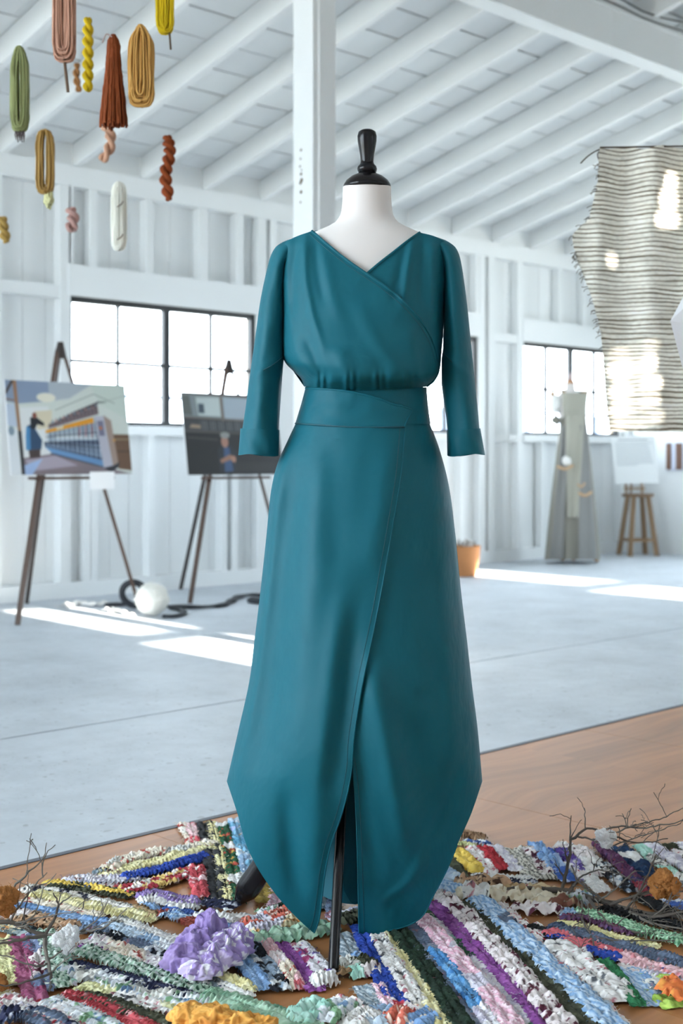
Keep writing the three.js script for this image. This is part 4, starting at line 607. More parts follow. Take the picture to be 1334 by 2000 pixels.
  mesh('upper_fold', facet([[1309, 627, 0.02], [1345, 560, 0], [1420, 520, 0.05], [1420, 640, 0.05]]), sm, sh); mesh('lower_fold', facet([[1309, 627, 0.02], [1420, 640, 0.05], [1420, 800, 0.0], [1340, 745, 0.0]]), sm, sh);
  { const a = P(1400, 545, Zp - 0.03); mesh('hanging_thread', sweep([a.clone().sub(po), a.clone().setY(under(-a.z)).sub(po)], 0.0003, 4, false), threadMat, sh); }
}
// ---------------------------------------------------------------- rag rug: gathered fabric strips sewn side by side
const FAB = {
  creamred: ['#efe3cf', ['#c24a3c', '#f8f3e8'], 'floral', 0.25], yellowpale: ['#ece3a2', ['#f6f2cf', '#d8cc86'], 'plain'], greyblue: ['#74858f', ['#3f5c78', '#bcc6ca', '#8d6158'], 'mix'], royal: ['#1c45ad', ['#12318a', '#2f5ccc'], 'plain'],
  redfloral: ['#b2243a', ['#f3eae6', '#e8c46a', '#f3eae6'], 'floral', 0.5], blueprint: ['#4268ab', ['#e9eef4', '#1d3a7a'], 'floral', 0.5], yellow: ['#eac22c', ['#f5d75c'], 'plain'], olive: ['#464a39', ['#5a5f48', '#33372a'], 'plain'],
  whitenavy: ['#ebe8e1', ['#2a2f45', '#f7f5f0'], 'floral', 0.25], sky: ['#7fa9da', ['#5f8ec8', '#a9c8ea'], 'plain'], tandots: ['#c59a74', ['#4e3324', '#dfbf9a'], 'dots'], gingham: ['#a4c6b0', ['#2f5a46', '#dfeae2'], 'check'],
  scribble: ['#e0e0da', ['#7a7d7e', '#eeeeea'], 'floral', 0.3], blackwhite: ['#20232d', ['#e6ebf0', '#8fa5bd'], 'floral', 0.45], paleblue: ['#bcd0e3', ['#eef4f8', '#8fb0d2'], 'mix'], white: ['#ecebe9', ['#ffffff', '#d6d5d8'], 'plain'], whitemagenta: ['#ebe9e8', ['#8f2a80', '#ffffff'], 'floral', 0.14],
  purple: ['#92469f', ['#7a3588', '#ad66b8'], 'plain'], navy: ['#232a4d', ['#141a36', '#c9cfdf'], 'floral', 0.16], whitefloral: ['#dde3ea', ['#6d8fb5', '#7fae85', '#f3f5f8'], 'floral', 0.4], yellowgreen: ['#d9d89c', ['#efeec6', '#b9bb78'], 'mix'], redpink: ['#d9525e', ['#f2ccd0', '#b93845'], 'mix'],
  mauve: ['#a24d77', ['#c27a9b', '#86365f'], 'plain'], slate: ['#7788ad', ['#93a3c4', '#5c6d94'], 'plain'], charcoal: ['#3c3d41', ['#2c2d31', '#55565c'], 'plain'], greenfloral: ['#1f5c3b', ['#d7a63c', '#b9452f', '#16432b'], 'floral', 0.18], greenmint: ['#23633f', ['#a5d8c8', '#8fcab8', '#164a2e'], 'mix'],
  turq: ['#79b6d8', ['#a7b4ec', '#4f9ec4', '#a9d6ea'], 'mix'], mustard: ['#997d22', ['#b59a3a', '#7a6218'], 'plain'], lavender: ['#9f86c8', ['#b9a3da', '#8068ae'], 'plain'], leopard: ['#9a7850', ['#2b2018', '#d2b488'], 'floral', 0.5], rust: ['#a5463a', ['#7f3028', '#bf6350'], 'plain'], coral: ['#d9674f', ['#f3d5c4', '#c04a38'], 'dots'],
  creamorange: ['#f2dfb2', ['#e89a3e', '#fbf2da'], 'floral', 0.2], minttrim: ['#a6d0b3', ['#c6e4cf', '#6fa98a'], 'plain'], pinkwhite: ['#f1c0c8', ['#dd6673', '#fbeef0'], 'mix'], purplefloral: ['#e6e4ec', ['#6d58b5', '#b13f7a'], 'floral', 0.25], mint: ['#a6dccb', ['#c8ece2', '#86c4b2'], 'plain'], darkgreen: ['#1d3427', ['#12241a', '#2c4a38'], 'plain'],
  denim: ['#62748f', ['#8f9cb2', '#3f4f6c', '#a8717f'], 'mix'], bluebright: ['#4a99d8', ['#2f79bd', '#86c2ea'], 'plain'], pink: ['#efcada', ['#e4a6c0', '#f8e4ec'], 'stripe'], whitemaroon: ['#e4dada', ['#5d2238', '#f4eeee'], 'floral', 0.3], bluestripe: ['#a8caea', ['#5f93c9', '#d2e4f4'], 'stripe'], black: ['#14161b', ['#22252c', '#0a0b0e'], 'plain'],
  greyfloral: ['#e4e2e0', ['#55585f', '#f2f0ee', '#b8707c'], 'floral', 0.22], green: ['#1f7c4b', ['#14603a', '#37995f'], 'plain'], mintstripe: ['#a3dcb0', ['#3c7f58', '#c6eccd'], 'stripe'], plum: ['#683a63', ['#9c3a4a', '#3f3a6b', '#8b5a86'], 'mix'], navyteal: ['#15375f', ['#0d2747', '#234d7d'], 'plain'], lavwhite: ['#dcd8e6', ['#ffffff', '#b9b3cf'], 'plain'],
  brownlace: ['#b08a66', ['#6b4630', '#d6b894'], 'floral', 0.4], creambrown: ['#e2d6bc', ['#7c4a3a', '#c9b184', '#f2ebda'], 'mix'], creamblack: ['#d9d5c8', ['#22221f', '#ebe8de'], 'stripe'], redplain: ['#bf1c2e', ['#9c1222', '#d63a48'], 'plain'], tanbrown: ['#b89868', ['#8a5f3c', '#dcc49a'], 'mix'], whitered: ['#ece4e4', ['#b8263c', '#f8f4f4', '#d0808c'], 'floral', 0.3], orange: ['#f2a92c', ['#ffc24e', '#db8a18'], 'plain'], stripegrey: ['#a9bac6', ['#5d7688', '#cfd9e0'], 'stripe'], yellowwhite: ['#ece6ad', ['#f8f5dc', '#cfc37a'], 'mix'], purpledeep: ['#5a3d9c', ['#4a2d8a', '#9a8ad0', '#6fb0c0'], 'mix'], bluewhite: ['#3f6ac0', ['#dfe9f6', '#1d46a0', '#a9c4ea'], 'mix'], petrolprint: ['#5f7f8c', ['#22323c', '#b9ccd2'], 'floral', 0.4],
};
const hexLin = (h) => { const c = new THREE.Color(h); return [c.r, c.g, c.b]; };
function fabricColor(f, seed) {
  const base = hexLin(f[0]), acc = f[1].map(hexLin), type = f[2], amt = f[3] ?? 0.3;
  const pick = (n) => acc[Math.min(acc.length - 1, Math.floor(clamp(n, 0, 0.999) * acc.length))], mixc = (a, b, t) => [lerp(a[0], b[0], t), lerp(a[1], b[1], t), lerp(a[2], b[2], t)];
  return (s, w) => {                                                              // s, w in metres along and across the strip
    let c = base; const n = noise3(s * 38, w * 38, seed), m = noise3(s * 95 + 7, w * 95, seed + 3);
    if (type === 'floral') { const th = 0.42 - amt * 0.75; if (n > th) c = pick(0.5 + 0.9 * noise3(s * 17, w * 17, seed + 9)); if (m > 0.32) c = pick(0.5 + noise3(s * 29, w * 29, seed + 4)); }
    else if (type === 'dots') { if (m > 0.22) c = acc[0]; else if (n > 0.25) c = acc[1] || c; }
    else if (type === 'stripe') { const k = Math.sin((s * 0.35 + w) * 520 + n * 3); c = k > 0.25 ? acc[0] : k < -0.55 ? (acc[1] || base) : base; c = mixc(base, c, 0.75); }
    else if (type === 'check') { const a = Math.sin(s * 420 + w * 160) > 0.1, b = Math.sin(w * 420 - s * 160) > 0.1; c = a && b ? acc[0] : a || b ? base : acc[1]; }
    else if (type === 'mix') { const k = noise3(s * 9, w * 6, seed + 2); c = k > 0.12 ? pick(0.5 + 0.8 * noise3(s * 5, 3, seed)) : base; if (m > 0.3) c = mixc(c, pick(0.5 + n), 0.7); }
    else c = mixc(base, pick(0.5 + n), clamp(Math.abs(m) * 1.6, 0, 0.8));
    const v = 1 + 0.16 * noise3(s * 60, w * 200, seed + 5); const gr = (c[0] * 0.3 + c[1] * 0.55 + c[2] * 0.15), k = 0.13; return [lerp(c[0], gr, k) * v, lerp(c[1], gr, k) * v, lerp(c[2], gr, k) * v];
  };
}
const ragMat = std(0xffffff, 0.95, { vertexColors: true });
let stripNo = 0;
const PALE = ['white', 'whitefloral', 'greyfloral', 'lavwhite', 'paleblue', 'creamred', 'scribble', 'whitered', 'denim', 'bluestripe', 'whitemaroon'];
function stripGeo(pts, width, fab, o = {}) {
  const seed = ++stripNo * 1.37, R = rng(stripNo * 131), col = fabricColor(FAB[fab], seed), alt = R() < 0.5 && width > 0.03 ? fabricColor(FAB[PALE[Math.floor(R() * PALE.length)]], seed + 50) : null, curve = new THREE.CatmullRomCurve3(pts, false, 'centripetal'), len = curve.getLength();
  const lam = (o.lam ?? 0.0105) * (0.8 + R() * 0.4), nS = clamp(Math.ceil(len / 0.0021), 24, 620), nW = 16, Hh = (o.h ?? 0.016) * 0.82 * (0.85 + R() * 0.3), lift = o.lift ?? (0.001 + (stripNo % 5) * 0.0011), chev = R() < 0.5 ? 0.9 : 0.2, pos = [], cols = [], idx = [];
  const path = curve.getSpacedPoints(nS), rid = (x, y, z) => 1 - 2 * Math.abs(noise3(x, y, z));
  for (let i = 0; i <= nS; i++) {
    const s = i / nS * len, T = path[Math.min(nS, i + 1)].clone().sub(path[Math.max(0, i - 1)]).setY(0).normalize(), N = V3(-T.z, 0, T.x), end = Math.min(1, Math.min(s, len - s) / 0.012);
    const wv = 1 + 0.12 * noise3(s * 14, 1, seed) + 0.08 * noise3(s * 45, 2, seed);
    for (let j = 0; j <= nW; j++) {
      const w = j / nW * 2 - 1, aw = Math.abs(w), ph = s / lam * 6.283 + chev * aw * 2.0 + 4.5 * noise3(s * 34, w * 1.5, seed) + (w > 0 ? 1.3 : 0), amp = 0.55 + 0.9 * noise3(s * 26, w * 2, seed + 12), pl = Math.sin(ph) * clamp(amp, 0.1, 1.2), big = noise3(s * 30, w * 1.1, seed + 6), fold = rid(s * 70 + w * 1.5, w * 2.6, seed + 2);
      const dome = Math.pow(Math.max(0, 1 - Math.pow(aw, 3.2)), 0.6), groove = Math.exp(-((w / 0.12) ** 2)) * (o.groove ?? 0.35);
      const y = lift + Hh * (dome * (0.50 + 0.34 * big) * (1 - groove) + (0.30 * pl + 0.24 * fold) * (0.45 + 0.55 * aw) * (1 - 0.6 * groove)) * (0.35 + 0.65 * end) + (aw > 0.9 ? 0.002 * (1 + pl) : 0) + 0.0012 * noise3(s * 210, w * 11, seed);
      const lat = w * width / 2 * wv * (0.82 + 0.18 * end) + aw * 0.0022 * pl + w * 0.004 * noise3(s * 85, w > 0 ? 3 : 9, seed + 8) + 0.0014 * noise3(s * 170, w * 4, seed + 18);
      const p = path[i].clone().addScaledVector(N, lat).addScaledVector(T, 0.0018 * pl * aw + 0.0035 * noise3(s * 40, w * 4, seed + 1)); pos.push(p.x, Math.max(0.0006, path[i].y + y), p.z);
      const c = (alt && noise3(s * 8 + seed, w * 0.15, seed) > 0.22 ? alt : col)(s, w * width / 2); cols.push(c[0], c[1], c[2]);
    }
  }
  const Wn = nW + 1; for (let i = 0; i < nS; i++) for (let j = 0; j < nW; j++) { const a = i * Wn + j; idx.push(a, a + 1, a + Wn, a + 1, a + Wn + 1, a + Wn); }
  const g = new THREE.BufferGeometry(); g.setAttribute('position', new THREE.Float32BufferAttribute(pos, 3)); g.setAttribute('color', new THREE.Float32BufferAttribute(cols, 3)); g.setIndex(idx); g.computeVertexNormals(); return g;
}
function rug(label, center, strips, k = 1) {
  const b = G(center[0], center[1]), t = thing('rag_rug', label, 'rug', b, 0, 'ruffled rag rug pieces on the wood floor');
  for (const st of strips) { const p = st[2], [x1, y1] = p[p.length - 1], [x0, y0] = p[p.length - 2]; if (y1 > 1983 && y1 > y0 + 12) st[2] = [...p, [x1 + (x1 - x0) / (y1 - y0) * 75, y1 + 75]]; }   // the rug runs on past the lower edge of the picture
  for (const [fab, w, pts, o] of strips) mesh('fabric_strip', stripGeo(pts.map(([x, y]) => G(x, y).sub(b)), w * k * 1.1, fab, o), ragMat, t);
  const q = rng(strips.length * 17 + center[0]), gs = [];
  for (const [fab, w, pts] of strips) {
    const C3 = new THREE.CatmullRomCurve3(pts.map(([x, y]) => G(x, y).sub(b)), false, 'centripetal'), n = Math.round(C3.getLength() * 110), tones = [FAB[fab][0], ...FAB[fab][1], '#e6e2da'].map(hexLin);
    for (let i = 0; i < n; i++) {
      const u = q(), p = C3.getPoint(u), T = C3.getTangent(u), N = V3(-T.z, 0, T.x).multiplyScalar(q() < 0.5 ? 1 : -1), L = 0.004 + 0.011 * q(), p0 = p.clone().addScaledVector(N, w * k * 0.5).setY(0.004 + q() * 0.006), p1 = p0.clone().addScaledVector(N, L * 0.6).addScaledVector(T, (q() - 0.5) * L).add(V3(0, 0.004 * q(), 0)), p2 = p1.clone().addScaledVector(N, L * 0.5 * (q() - 0.2)).addScaledVector(T, (q() - 0.5) * L * 1.6).add(V3(0, -0.003 * q(), 0));
      const g = sweep([p0, p1, p2], 0.00045, 3, false), c = tones[Math.floor(q() * tones.length)], cs = []; for (let j = 0; j < g.attributes.position.count; j++) cs.push(...c); g.setAttribute('color', new THREE.Float32BufferAttribute(cs, 3)); gs.push(g);
    }
  }
  mesh('frayed_threads', mergeGeometries(gs), ragMat, t).userData.kind = 'stuff';
  return t;
}
const thick = { h: 0.021 };
rug('rag rug piece with cream, royal blue and red floral ruffles, beside the dark edge strip', [290, 1700], [
  ['greyblue', 0.05, [[140, 1724], [215, 1712], [300, 1700], [365, 1684], [412, 1672]]], ['yellowpale', 0.055, [[196, 1716], [262, 1698], [330, 1684], [372, 1668], [412, 1655]], thick], ['creamred', 0.05, [[205, 1708], [245, 1688], [300, 1672], [350, 1668], [395, 1658], [420, 1650]], { h: 0.028 }],
  ['royal', 0.045, [[236, 1722], [300, 1708], [360, 1692], [410, 1676]], thick], ['blueprint', 0.06, [[120, 1727], [170, 1722], [225, 1722], [275, 1716]], thick], ['blueprint', 0.05, [[128, 1736], [190, 1737], [250, 1742]]], ['greyblue', 0.04, [[180, 1710], [215, 1707], [240, 1712]], thick],
  ['redfloral', 0.062, [[232, 1748], [290, 1736], [340, 1720], [392, 1702]], { h: 0.024 }], ['yellow', 0.03, [[84, 1729], [150, 1736], [205, 1744], [258, 1754]]], ['olive', 0.05, [[88, 1735], [140, 1738], [178, 1747]], thick], ['olive', 0.05, [[188, 1745], [225, 1750], [256, 1757]], thick],
], 0.9);
rug('rag rug piece of charcoal, pink, green floral and sky blue strips behind the hem', [440, 1690], [
  ['creamred', 0.05, [[356, 1612], [372, 1640], [378, 1664]]], ['redpink', 0.045, [[372, 1612], [380, 1645], [384, 1665]]], ['redpink', 0.06, [[384, 1698], [388, 1730], [392, 1760]], thick], ['charcoal', 0.078, [[398, 1610], [410, 1650], [419, 1700], [426, 1760]], { h: 0.02, groove: 0.6 }],
  ['yellowpale', 0.042, [[413, 1610], [424, 1650], [436, 1710], [448, 1768]], thick], ['greenfloral', 0.058, [[433, 1612], [446, 1660], [458, 1715], [468, 1770]], thick], ['turq', 0.055, [[456, 1606], [470, 1650], [480, 1700], [490, 1752]], thick], ['mustard', 0.075, [[478, 1618], [494, 1670], [506, 1715], [520, 1770]]],
  ['yellowwhite', 0.05, [[500, 1640], [520, 1700], [535, 1760]]], ['pink', 0.07, [[548, 1720], [550, 1750], [540, 1778]], thick], ['darkgreen', 0.05, [[585, 1700], [590, 1740], [580, 1778]]], ['greyblue', 0.06, [[620, 1690], [622, 1740], [624, 1780]]], ['olive', 0.05, [[655, 1690], [656, 1740], [650, 1800]]],
], 0.62);
rug('rag rug piece with pale yellow, sky blue and tan dotted strips under the bare twigs', [140, 1780], [
  ['whitenavy', 0.055, [[40, 1738], [90, 1744], [150, 1756], [205, 1770], [262, 1786]], thick], ['yellowpale', 0.058, [[62, 1750], [120, 1762], [185, 1778], [245, 1790], [305, 1802]], thick], ['creamred', 0.055, [[38, 1764], [95, 1772], [150, 1785], [195, 1798]]], ['sky', 0.058, [[22, 1774], [80, 1786], [130, 1798], [180, 1808], [222, 1814]], thick],
  ['tandots', 0.07, [[8, 1790], [60, 1800], [110, 1812], [150, 1820]]], ['petrolprint', 0.06, [[-20, 1812], [30, 1818], [60, 1828]]], ['creamorange', 0.05, [[-30, 1806], [5, 1812], [40, 1822]]], ['brownlace', 0.05, [[150, 1822], [190, 1820], [225, 1824]]],
], 0.8);
rug('rag rug piece curving with lavender, white, leopard print and rust red ruffles', [330, 1785], [
  ['lavender', 0.045, [[268, 1762], [300, 1754], [335, 1766], [365, 1770], [392, 1768]], { h: 0.026 }], ['white', 0.05, [[268, 1768], [310, 1764], [350, 1776], [392, 1776]], thick], ['leopard', 0.05, [[248, 1776], [280, 1786], [308, 1798]], thick], ['sky', 0.04, [[264, 1772], [290, 1776], [300, 1782]]],
  ['bluewhite', 0.045, [[312, 1782], [345, 1786], [382, 1796]], thick], ['rust', 0.045, [[302, 1794], [332, 1792], [356, 1800], [382, 1812]], thick], ['navy', 0.05, [[388, 1770], [425, 1772], [462, 1780]], thick], ['white', 0.06, [[376, 1802], [410, 1798], [455, 1808]], { h: 0.026 }], ['sky', 0.035, [[420, 1818], [445, 1816], [470, 1812]]], ['greyfloral', 0.05, [[440, 1796], [470, 1800], [490, 1806]]],
], 0.9);
rug('rag rug piece of long parallel white, purple, gingham and navy strips', [280, 1890], [
  ['scribble', 0.055, [[212, 1802], [265, 1818], [310, 1838], [356, 1848]], thick], ['paleblue', 0.05, [[200, 1812], [255, 1830], [310, 1850], [345, 1862]], thick], ['blackwhite', 0.055, [[186, 1826], [240, 1842], [290, 1858], [335, 1876]], thick], ['whitemagenta', 0.07, [[165, 1842], [215, 1856], [270, 1878], [340, 1900], [420, 1928]], { h: 0.03 }], ['purple', 0.035, [[160, 1850], [215, 1872], [290, 1894], [350, 1910], [410, 1928]]],
  ['gingham', 0.06, [[150, 1862], [210, 1882], [280, 1904], [340, 1922], [405, 1944]], { h: 0.026 }], ['navy', 0.045, [[128, 1890], [200, 1906], [270, 1926], [335, 1944], [385, 1958]]], ['whitefloral', 0.07, [[118, 1900], [180, 1914], [250, 1934], [330, 1956], [410, 1974]], { h: 0.026 }], ['yellowgreen', 0.055, [[152, 1930], [215, 1944], [290, 1966], [360, 1986]], thick], ['olive', 0.06, [[150, 1950], [215, 1968], [280, 1992], [330, 2016]], thick],
  ['redpink', 0.055, [[118, 1950], [170, 1964], [230, 1988], [280, 2014]], thick], ['whitefloral', 0.06, [[90, 1960], [145, 1980], [200, 2008]], thick], ['whitered', 0.07, [[-10, 1956], [50, 1968], [110, 1992], [140, 2012]], thick], ['navy', 0.075, [[-5, 1994], [45, 1988], [90, 2000], [120, 2018]], { h: 0.026 }], ['greyfloral', 0.06, [[-20, 1976], [30, 1980], [70, 1988]]], ['minttrim', 0.075, [[392, 1950], [440, 1962], [490, 1978], [545, 1998]], { h: 0.03 }], ['creamred', 0.06, [[330, 1996], [380, 2004], [430, 2016]], thick], ['denim', 0.05, [[395, 1930], [440, 1942], [480, 1958]]],
], 0.76);
rug('rag rug piece with mauve and slate strips crossing beside the orange wool tufts', [60, 1890], [
  ['yellowgreen', 0.05, [[8, 1836], [14, 1880], [22, 1930]], thick], ['mauve', 0.06, [[38, 1836], [46, 1876], [58, 1920], [72, 1962]], { h: 0.026 }], ['slate', 0.05, [[58, 1832], [70, 1866], [80, 1905], [88, 1945]], { h: 0.026 }], ['gingham', 0.06, [[84, 1826], [98, 1860], [110, 1900], [116, 1938]], thick], ['mint', 0.05, [[110, 1850], [125, 1890], [135, 1930]]], ['yellowwhite', 0.05, [[-15, 1850], [-8, 1900], [5, 1950]]],
], 0.72);
rug('rag rug piece with coral, cream and mint ruffled edges under the left hem point', [550, 1815], [
  ['darkgreen', 0.05, [[505, 1790], [545, 1782], [585, 1770]]], ['coral', 0.06, [[474, 1812], [515, 1804], [560, 1790], [600, 1776]], { h: 0.026 }], ['creamorange', 0.05, [[482, 1824], [530, 1816], [575, 1806], [612, 1796]], thick], ['minttrim', 0.07, [[478, 1846], [515, 1840], [560, 1834], [610, 1824], [650, 1812]], { h: 0.03, lam: 0.02 }], ['green', 0.04, [[640, 1800], [680, 1792], [720, 1784]], thick], ['olive', 0.06, [[655, 1806], [690, 1798], [715, 1792]], { h: 0.03 }],
], 0.95);
rug('short rag rug piece of black print, pink, purple and floral ruffles round the front leg', [580, 1900], [
  ['sky', 0.06, [[452, 1868], [475, 1890], [500, 1915], [516, 1942]], { h: 0.026 }], ['blackwhite', 0.06, [[486, 1852], [506, 1880], [530, 1912], [552, 1944]], thick], ['pinkwhite', 0.045, [[516, 1846], [538, 1874], [562, 1904], [584, 1940]], { h: 0.03 }], ['purple', 0.055, [[544, 1848], [570, 1876], [596, 1906], [620, 1942]], thick], ['purplefloral', 0.06, [[578, 1850], [604, 1876], [628, 1902], [640, 1918]], { h: 0.026 }],
  ['white', 0.06, [[606, 1930], [630, 1926], [660, 1922]], { h: 0.034 }], ['leopard', 0.04, [[655, 1908], [672, 1908], [682, 1902]], { h: 0.024 }], ['mint', 0.05, [[668, 1878], [690, 1896], [704, 1916]], { h: 0.034 }], ['olive', 0.06, [[694, 1878], [716, 1892], [728, 1914]], { h: 0.036 }], ['sky', 0.03, [[682, 1872], [704, 1872], [720, 1878]]], ['yellowpale', 0.04, [[420, 1912], [455, 1926], [500, 1946]], { h: 0.026 }], ['greyblue', 0.05, [[400, 1918], [445, 1938], [490, 1958]]],
], 0.66);
rug('large rag rug piece of long strips fanning from the right hem, olive, purple, striped blue', [930, 1890], [
  ['stripegrey', 0.06, [[664, 1826], [676, 1846], [688, 1872]]], ['royal', 0.055, [[700, 1812], [716, 1850], [736, 1894], [762, 1942], [796, 1986]], thick], ['stripegrey', 0.06, [[706, 1930], [724, 1956], [746, 1984]]], ['pink', 0.035, [[734, 1926], [748, 1952], [764, 1978]]], ['greyfloral', 0.055, [[736, 1834], [758, 1872], [786, 1920], [818, 1972]], thick], ['yellowpale', 0.05, [[758, 1828], [784, 1872], [814, 1920], [850, 1984]], thick],
  ['darkgreen', 0.062, [[772, 1816], [806, 1864], [840, 1914], [892, 1996]], { h: 0.024 }], ['denim', 0.075, [[798, 1806], [836, 1858], [876, 1914], [934, 2004]], { h: 0.014 }], ['bluebright', 0.045, [[844, 1862], [874, 1896], [910, 1944], [958, 2008]], thick], ['pink', 0.06, [[812, 1790], [856, 1838], [898, 1888], [948, 1944], [998, 2010]], { h: 0.026 }], ['greenmint', 0.065, [[830, 1768], [862, 1806], [908, 1862], [966, 1930], [1032, 2008]]],
  ['purple', 0.058, [[838, 1766], [886, 1810], [934, 1862], [990, 1918], [1064, 2006]], thick], ['whitemaroon', 0.068, [[862, 1756], [900, 1790], [946, 1840], [1006, 1902], [1096, 2008]], { h: 0.03, lam: 0.02 }], ['olive', 0.065, [[908, 1766], [954, 1812], [1004, 1862], [1064, 1922], [1150, 2008]], { h: 0.02, groove: 0.5 }], ['bluestripe', 0.075, [[928, 1762], [972, 1800], [1030, 1856], [1094, 1916], [1190, 2008]], { h: 0.03, groove: 0.15, lam: 0.022 }],
  ['whitered', 0.06, [[966, 1768], [1006, 1806], [1052, 1850], [1106, 1898], [1160, 1946]], thick], ['black', 0.06, [[1032, 1808], [1060, 1832], [1096, 1858]], { h: 0.016 }], ['greyfloral', 0.09, [[1080, 1848], [1122, 1882], [1170, 1922], [1216, 1964]], { h: 0.03, lam: 0.024 }], ['whitered', 0.06, [[1120, 1930], [1160, 1960], [1205, 2004]]], ['green', 0.045, [[1178, 1880], [1204, 1914], [1236, 1958], [1250, 1974]]], ['bluestripe', 0.10, [[1218, 1894], [1246, 1926], [1282, 1968]], { h: 0.018, lam: 0.03 }], ['sky', 0.06, [[1262, 1898], [1282, 1926], [1300, 1952]]],
], 0.68);
rug('rag rug piece of mint striped, yellow, denim and pink bands under the big branch', [1200, 1840], [
  ['black', 0.06, [[1172, 1778], [1225, 1792], [1280, 1806], [1350, 1822]], thick], ['mintstripe', 0.065, [[1094, 1788], [1140, 1792], [1195, 1806], [1250, 1824], [1350, 1850]], { h: 0.024 }], ['plum', 0.04, [[1092, 1800], [1140, 1802], [1190, 1818], [1240, 1832]]], ['yellowpale', 0.04, [[1080, 1808], [1140, 1816], [1210, 1838], [1290, 1854]], thick], ['denim', 0.065, [[1068, 1814], [1130, 1828], [1200, 1850], [1270, 1870], [1350, 1892]], thick], ['pinkwhite', 0.06, [[1064, 1824], [1130, 1846], [1200, 1870], [1270, 1894], [1350, 1914]], thick],
  ['royal', 0.04, [[1062, 1832], [1090, 1838], [1120, 1848]]], ['royal', 0.05, [[1134, 1860], [1170, 1870], [1212, 1884]], thick], ['whitered', 0.05, [[1200, 1888], [1260, 1902], [1350, 1930]]], ['lavwhite', 0.06, [[1250, 1900], [1300, 1912], [1350, 1922]]], ['royal', 0.03, [[1280, 1896], [1310, 1904], [1325, 1910]]],
], 0.72);
rug('rag rug piece of yellow, red, black striped, blue and plum strips behind the big branch', [1080, 1700], [
  ['yellowgreen', 0.04, [[880, 1652], [905, 1654], [932, 1660]]], ['blueprint', 0.035, [[905, 1646], [930, 1650], [958, 1656]]], ['olive', 0.065, [[864, 1668], [880, 1690], [902, 1722]], thick], ['yellow', 0.062, [[888, 1664], [908, 1684], [936, 1710]], { h: 0.034, lam: 0.028 }], ['whitered', 0.05, [[920, 1660], [940, 1682], [962, 1712]], thick], ['redplain', 0.05, [[942, 1660], [958, 1678], [984, 1706]], { h: 0.026 }], ['lavwhite', 0.05, [[962, 1658], [986, 1680], [1010, 1708]], thick], ['creamblack', 0.075, [[996, 1664], [1020, 1686], [1048, 1722]], { h: 0.022 }], ['creamblack', 0.055, [[1024, 1658], [1050, 1684], [1076, 1722]], thick],
  ['sky', 0.05, [[1044, 1654], [1064, 1680], [1084, 1706]], { h: 0.032, lam: 0.024 }], ['bluewhite', 0.06, [[1062, 1664], [1084, 1692], [1112, 1728]], thick], ['purpledeep', 0.05, [[1094, 1664], [1118, 1690], [1146, 1728]], thick], ['white', 0.06, [[1080, 1658], [1126, 1664], [1152, 1690], [1176, 1716]], { h: 0.034, lam: 0.026 }], ['whitenavy', 0.05, [[1140, 1664], [1164, 1688], [1192, 1716]]], ['white', 0.06, [[1110, 1690], [1150, 1722], [1180, 1748]], thick], ['blackwhite', 0.06, [[1168, 1690], [1196, 1716], [1240, 1748]], thick],
  ['plum', 0.05, [[1166, 1654], [1200, 1688], [1236, 1722], [1272, 1758]], { h: 0.03 }], ['navyteal', 0.085, [[1204, 1660], [1234, 1684], [1262, 1716]], { h: 0.03, lam: 0.034 }], ['mint', 0.05, [[1246, 1654], [1276, 1682], [1320, 1716], [1350, 1738]], thick], ['lavwhite', 0.065, [[1270, 1656], [1304, 1680], [1350, 1708]], { h: 0.03 }], ['olive', 0.05, [[1300, 1654], [1324, 1668], [1350, 1688]], thick], ['lavwhite', 0.05, [[1318, 1652], [1350, 1668]]], ['bluewhite', 0.06, [[1276, 1746], [1310, 1762], [1350, 1784]]], ['black', 0.06, [[1240, 1752], [1280, 1772], [1330, 1796]]],
], 0.68);
rug('narrow rag rug band of tan dotted, cream and brown ruffles beside the cut branch end', [960, 1755], [
  ['brownlace', 0.06, [[884, 1640], [912, 1640], [946, 1646]], { h: 0.04 }], ['paleblue', 0.06, [[846, 1700], [866, 1716], [890, 1730]], { h: 0.03 }], ['bluestripe', 0.06, [[840, 1726], [868, 1740], [896, 1752]], { h: 0.03 }], ['greyfloral', 0.05, [[836, 1748], [862, 1756], [890, 1762]], { h: 0.026 }], ['white', 0.05, [[916, 1722], [956, 1722], [1000, 1722], [1044, 1730]], thick], ['tandots', 0.065, [[898, 1738], [930, 1732], [965, 1734], [990, 1742]], { h: 0.036, lam: 0.03 }], ['navy', 0.04, [[976, 1726], [1010, 1728], [1046, 1724]]],
  ['creambrown', 0.07, [[888, 1754], [940, 1752], [990, 1756], [1040, 1762], [1090, 1770], [1130, 1768]], { h: 0.034, lam: 0.03 }], ['tanbrown', 0.05, [[985, 1758], [1020, 1746], [1060, 1748], [1090, 1758]], { h: 0.034, lam: 0.03 }], ['creambrown', 0.05, [[1000, 1776], [1050, 1784], [1100, 1780]], { h: 0.03, lam: 0.026 }], ['petrolprint', 0.065, [[1100, 1756], [1130, 1762], [1156, 1768]], { h: 0.034 }],
], 0.95);
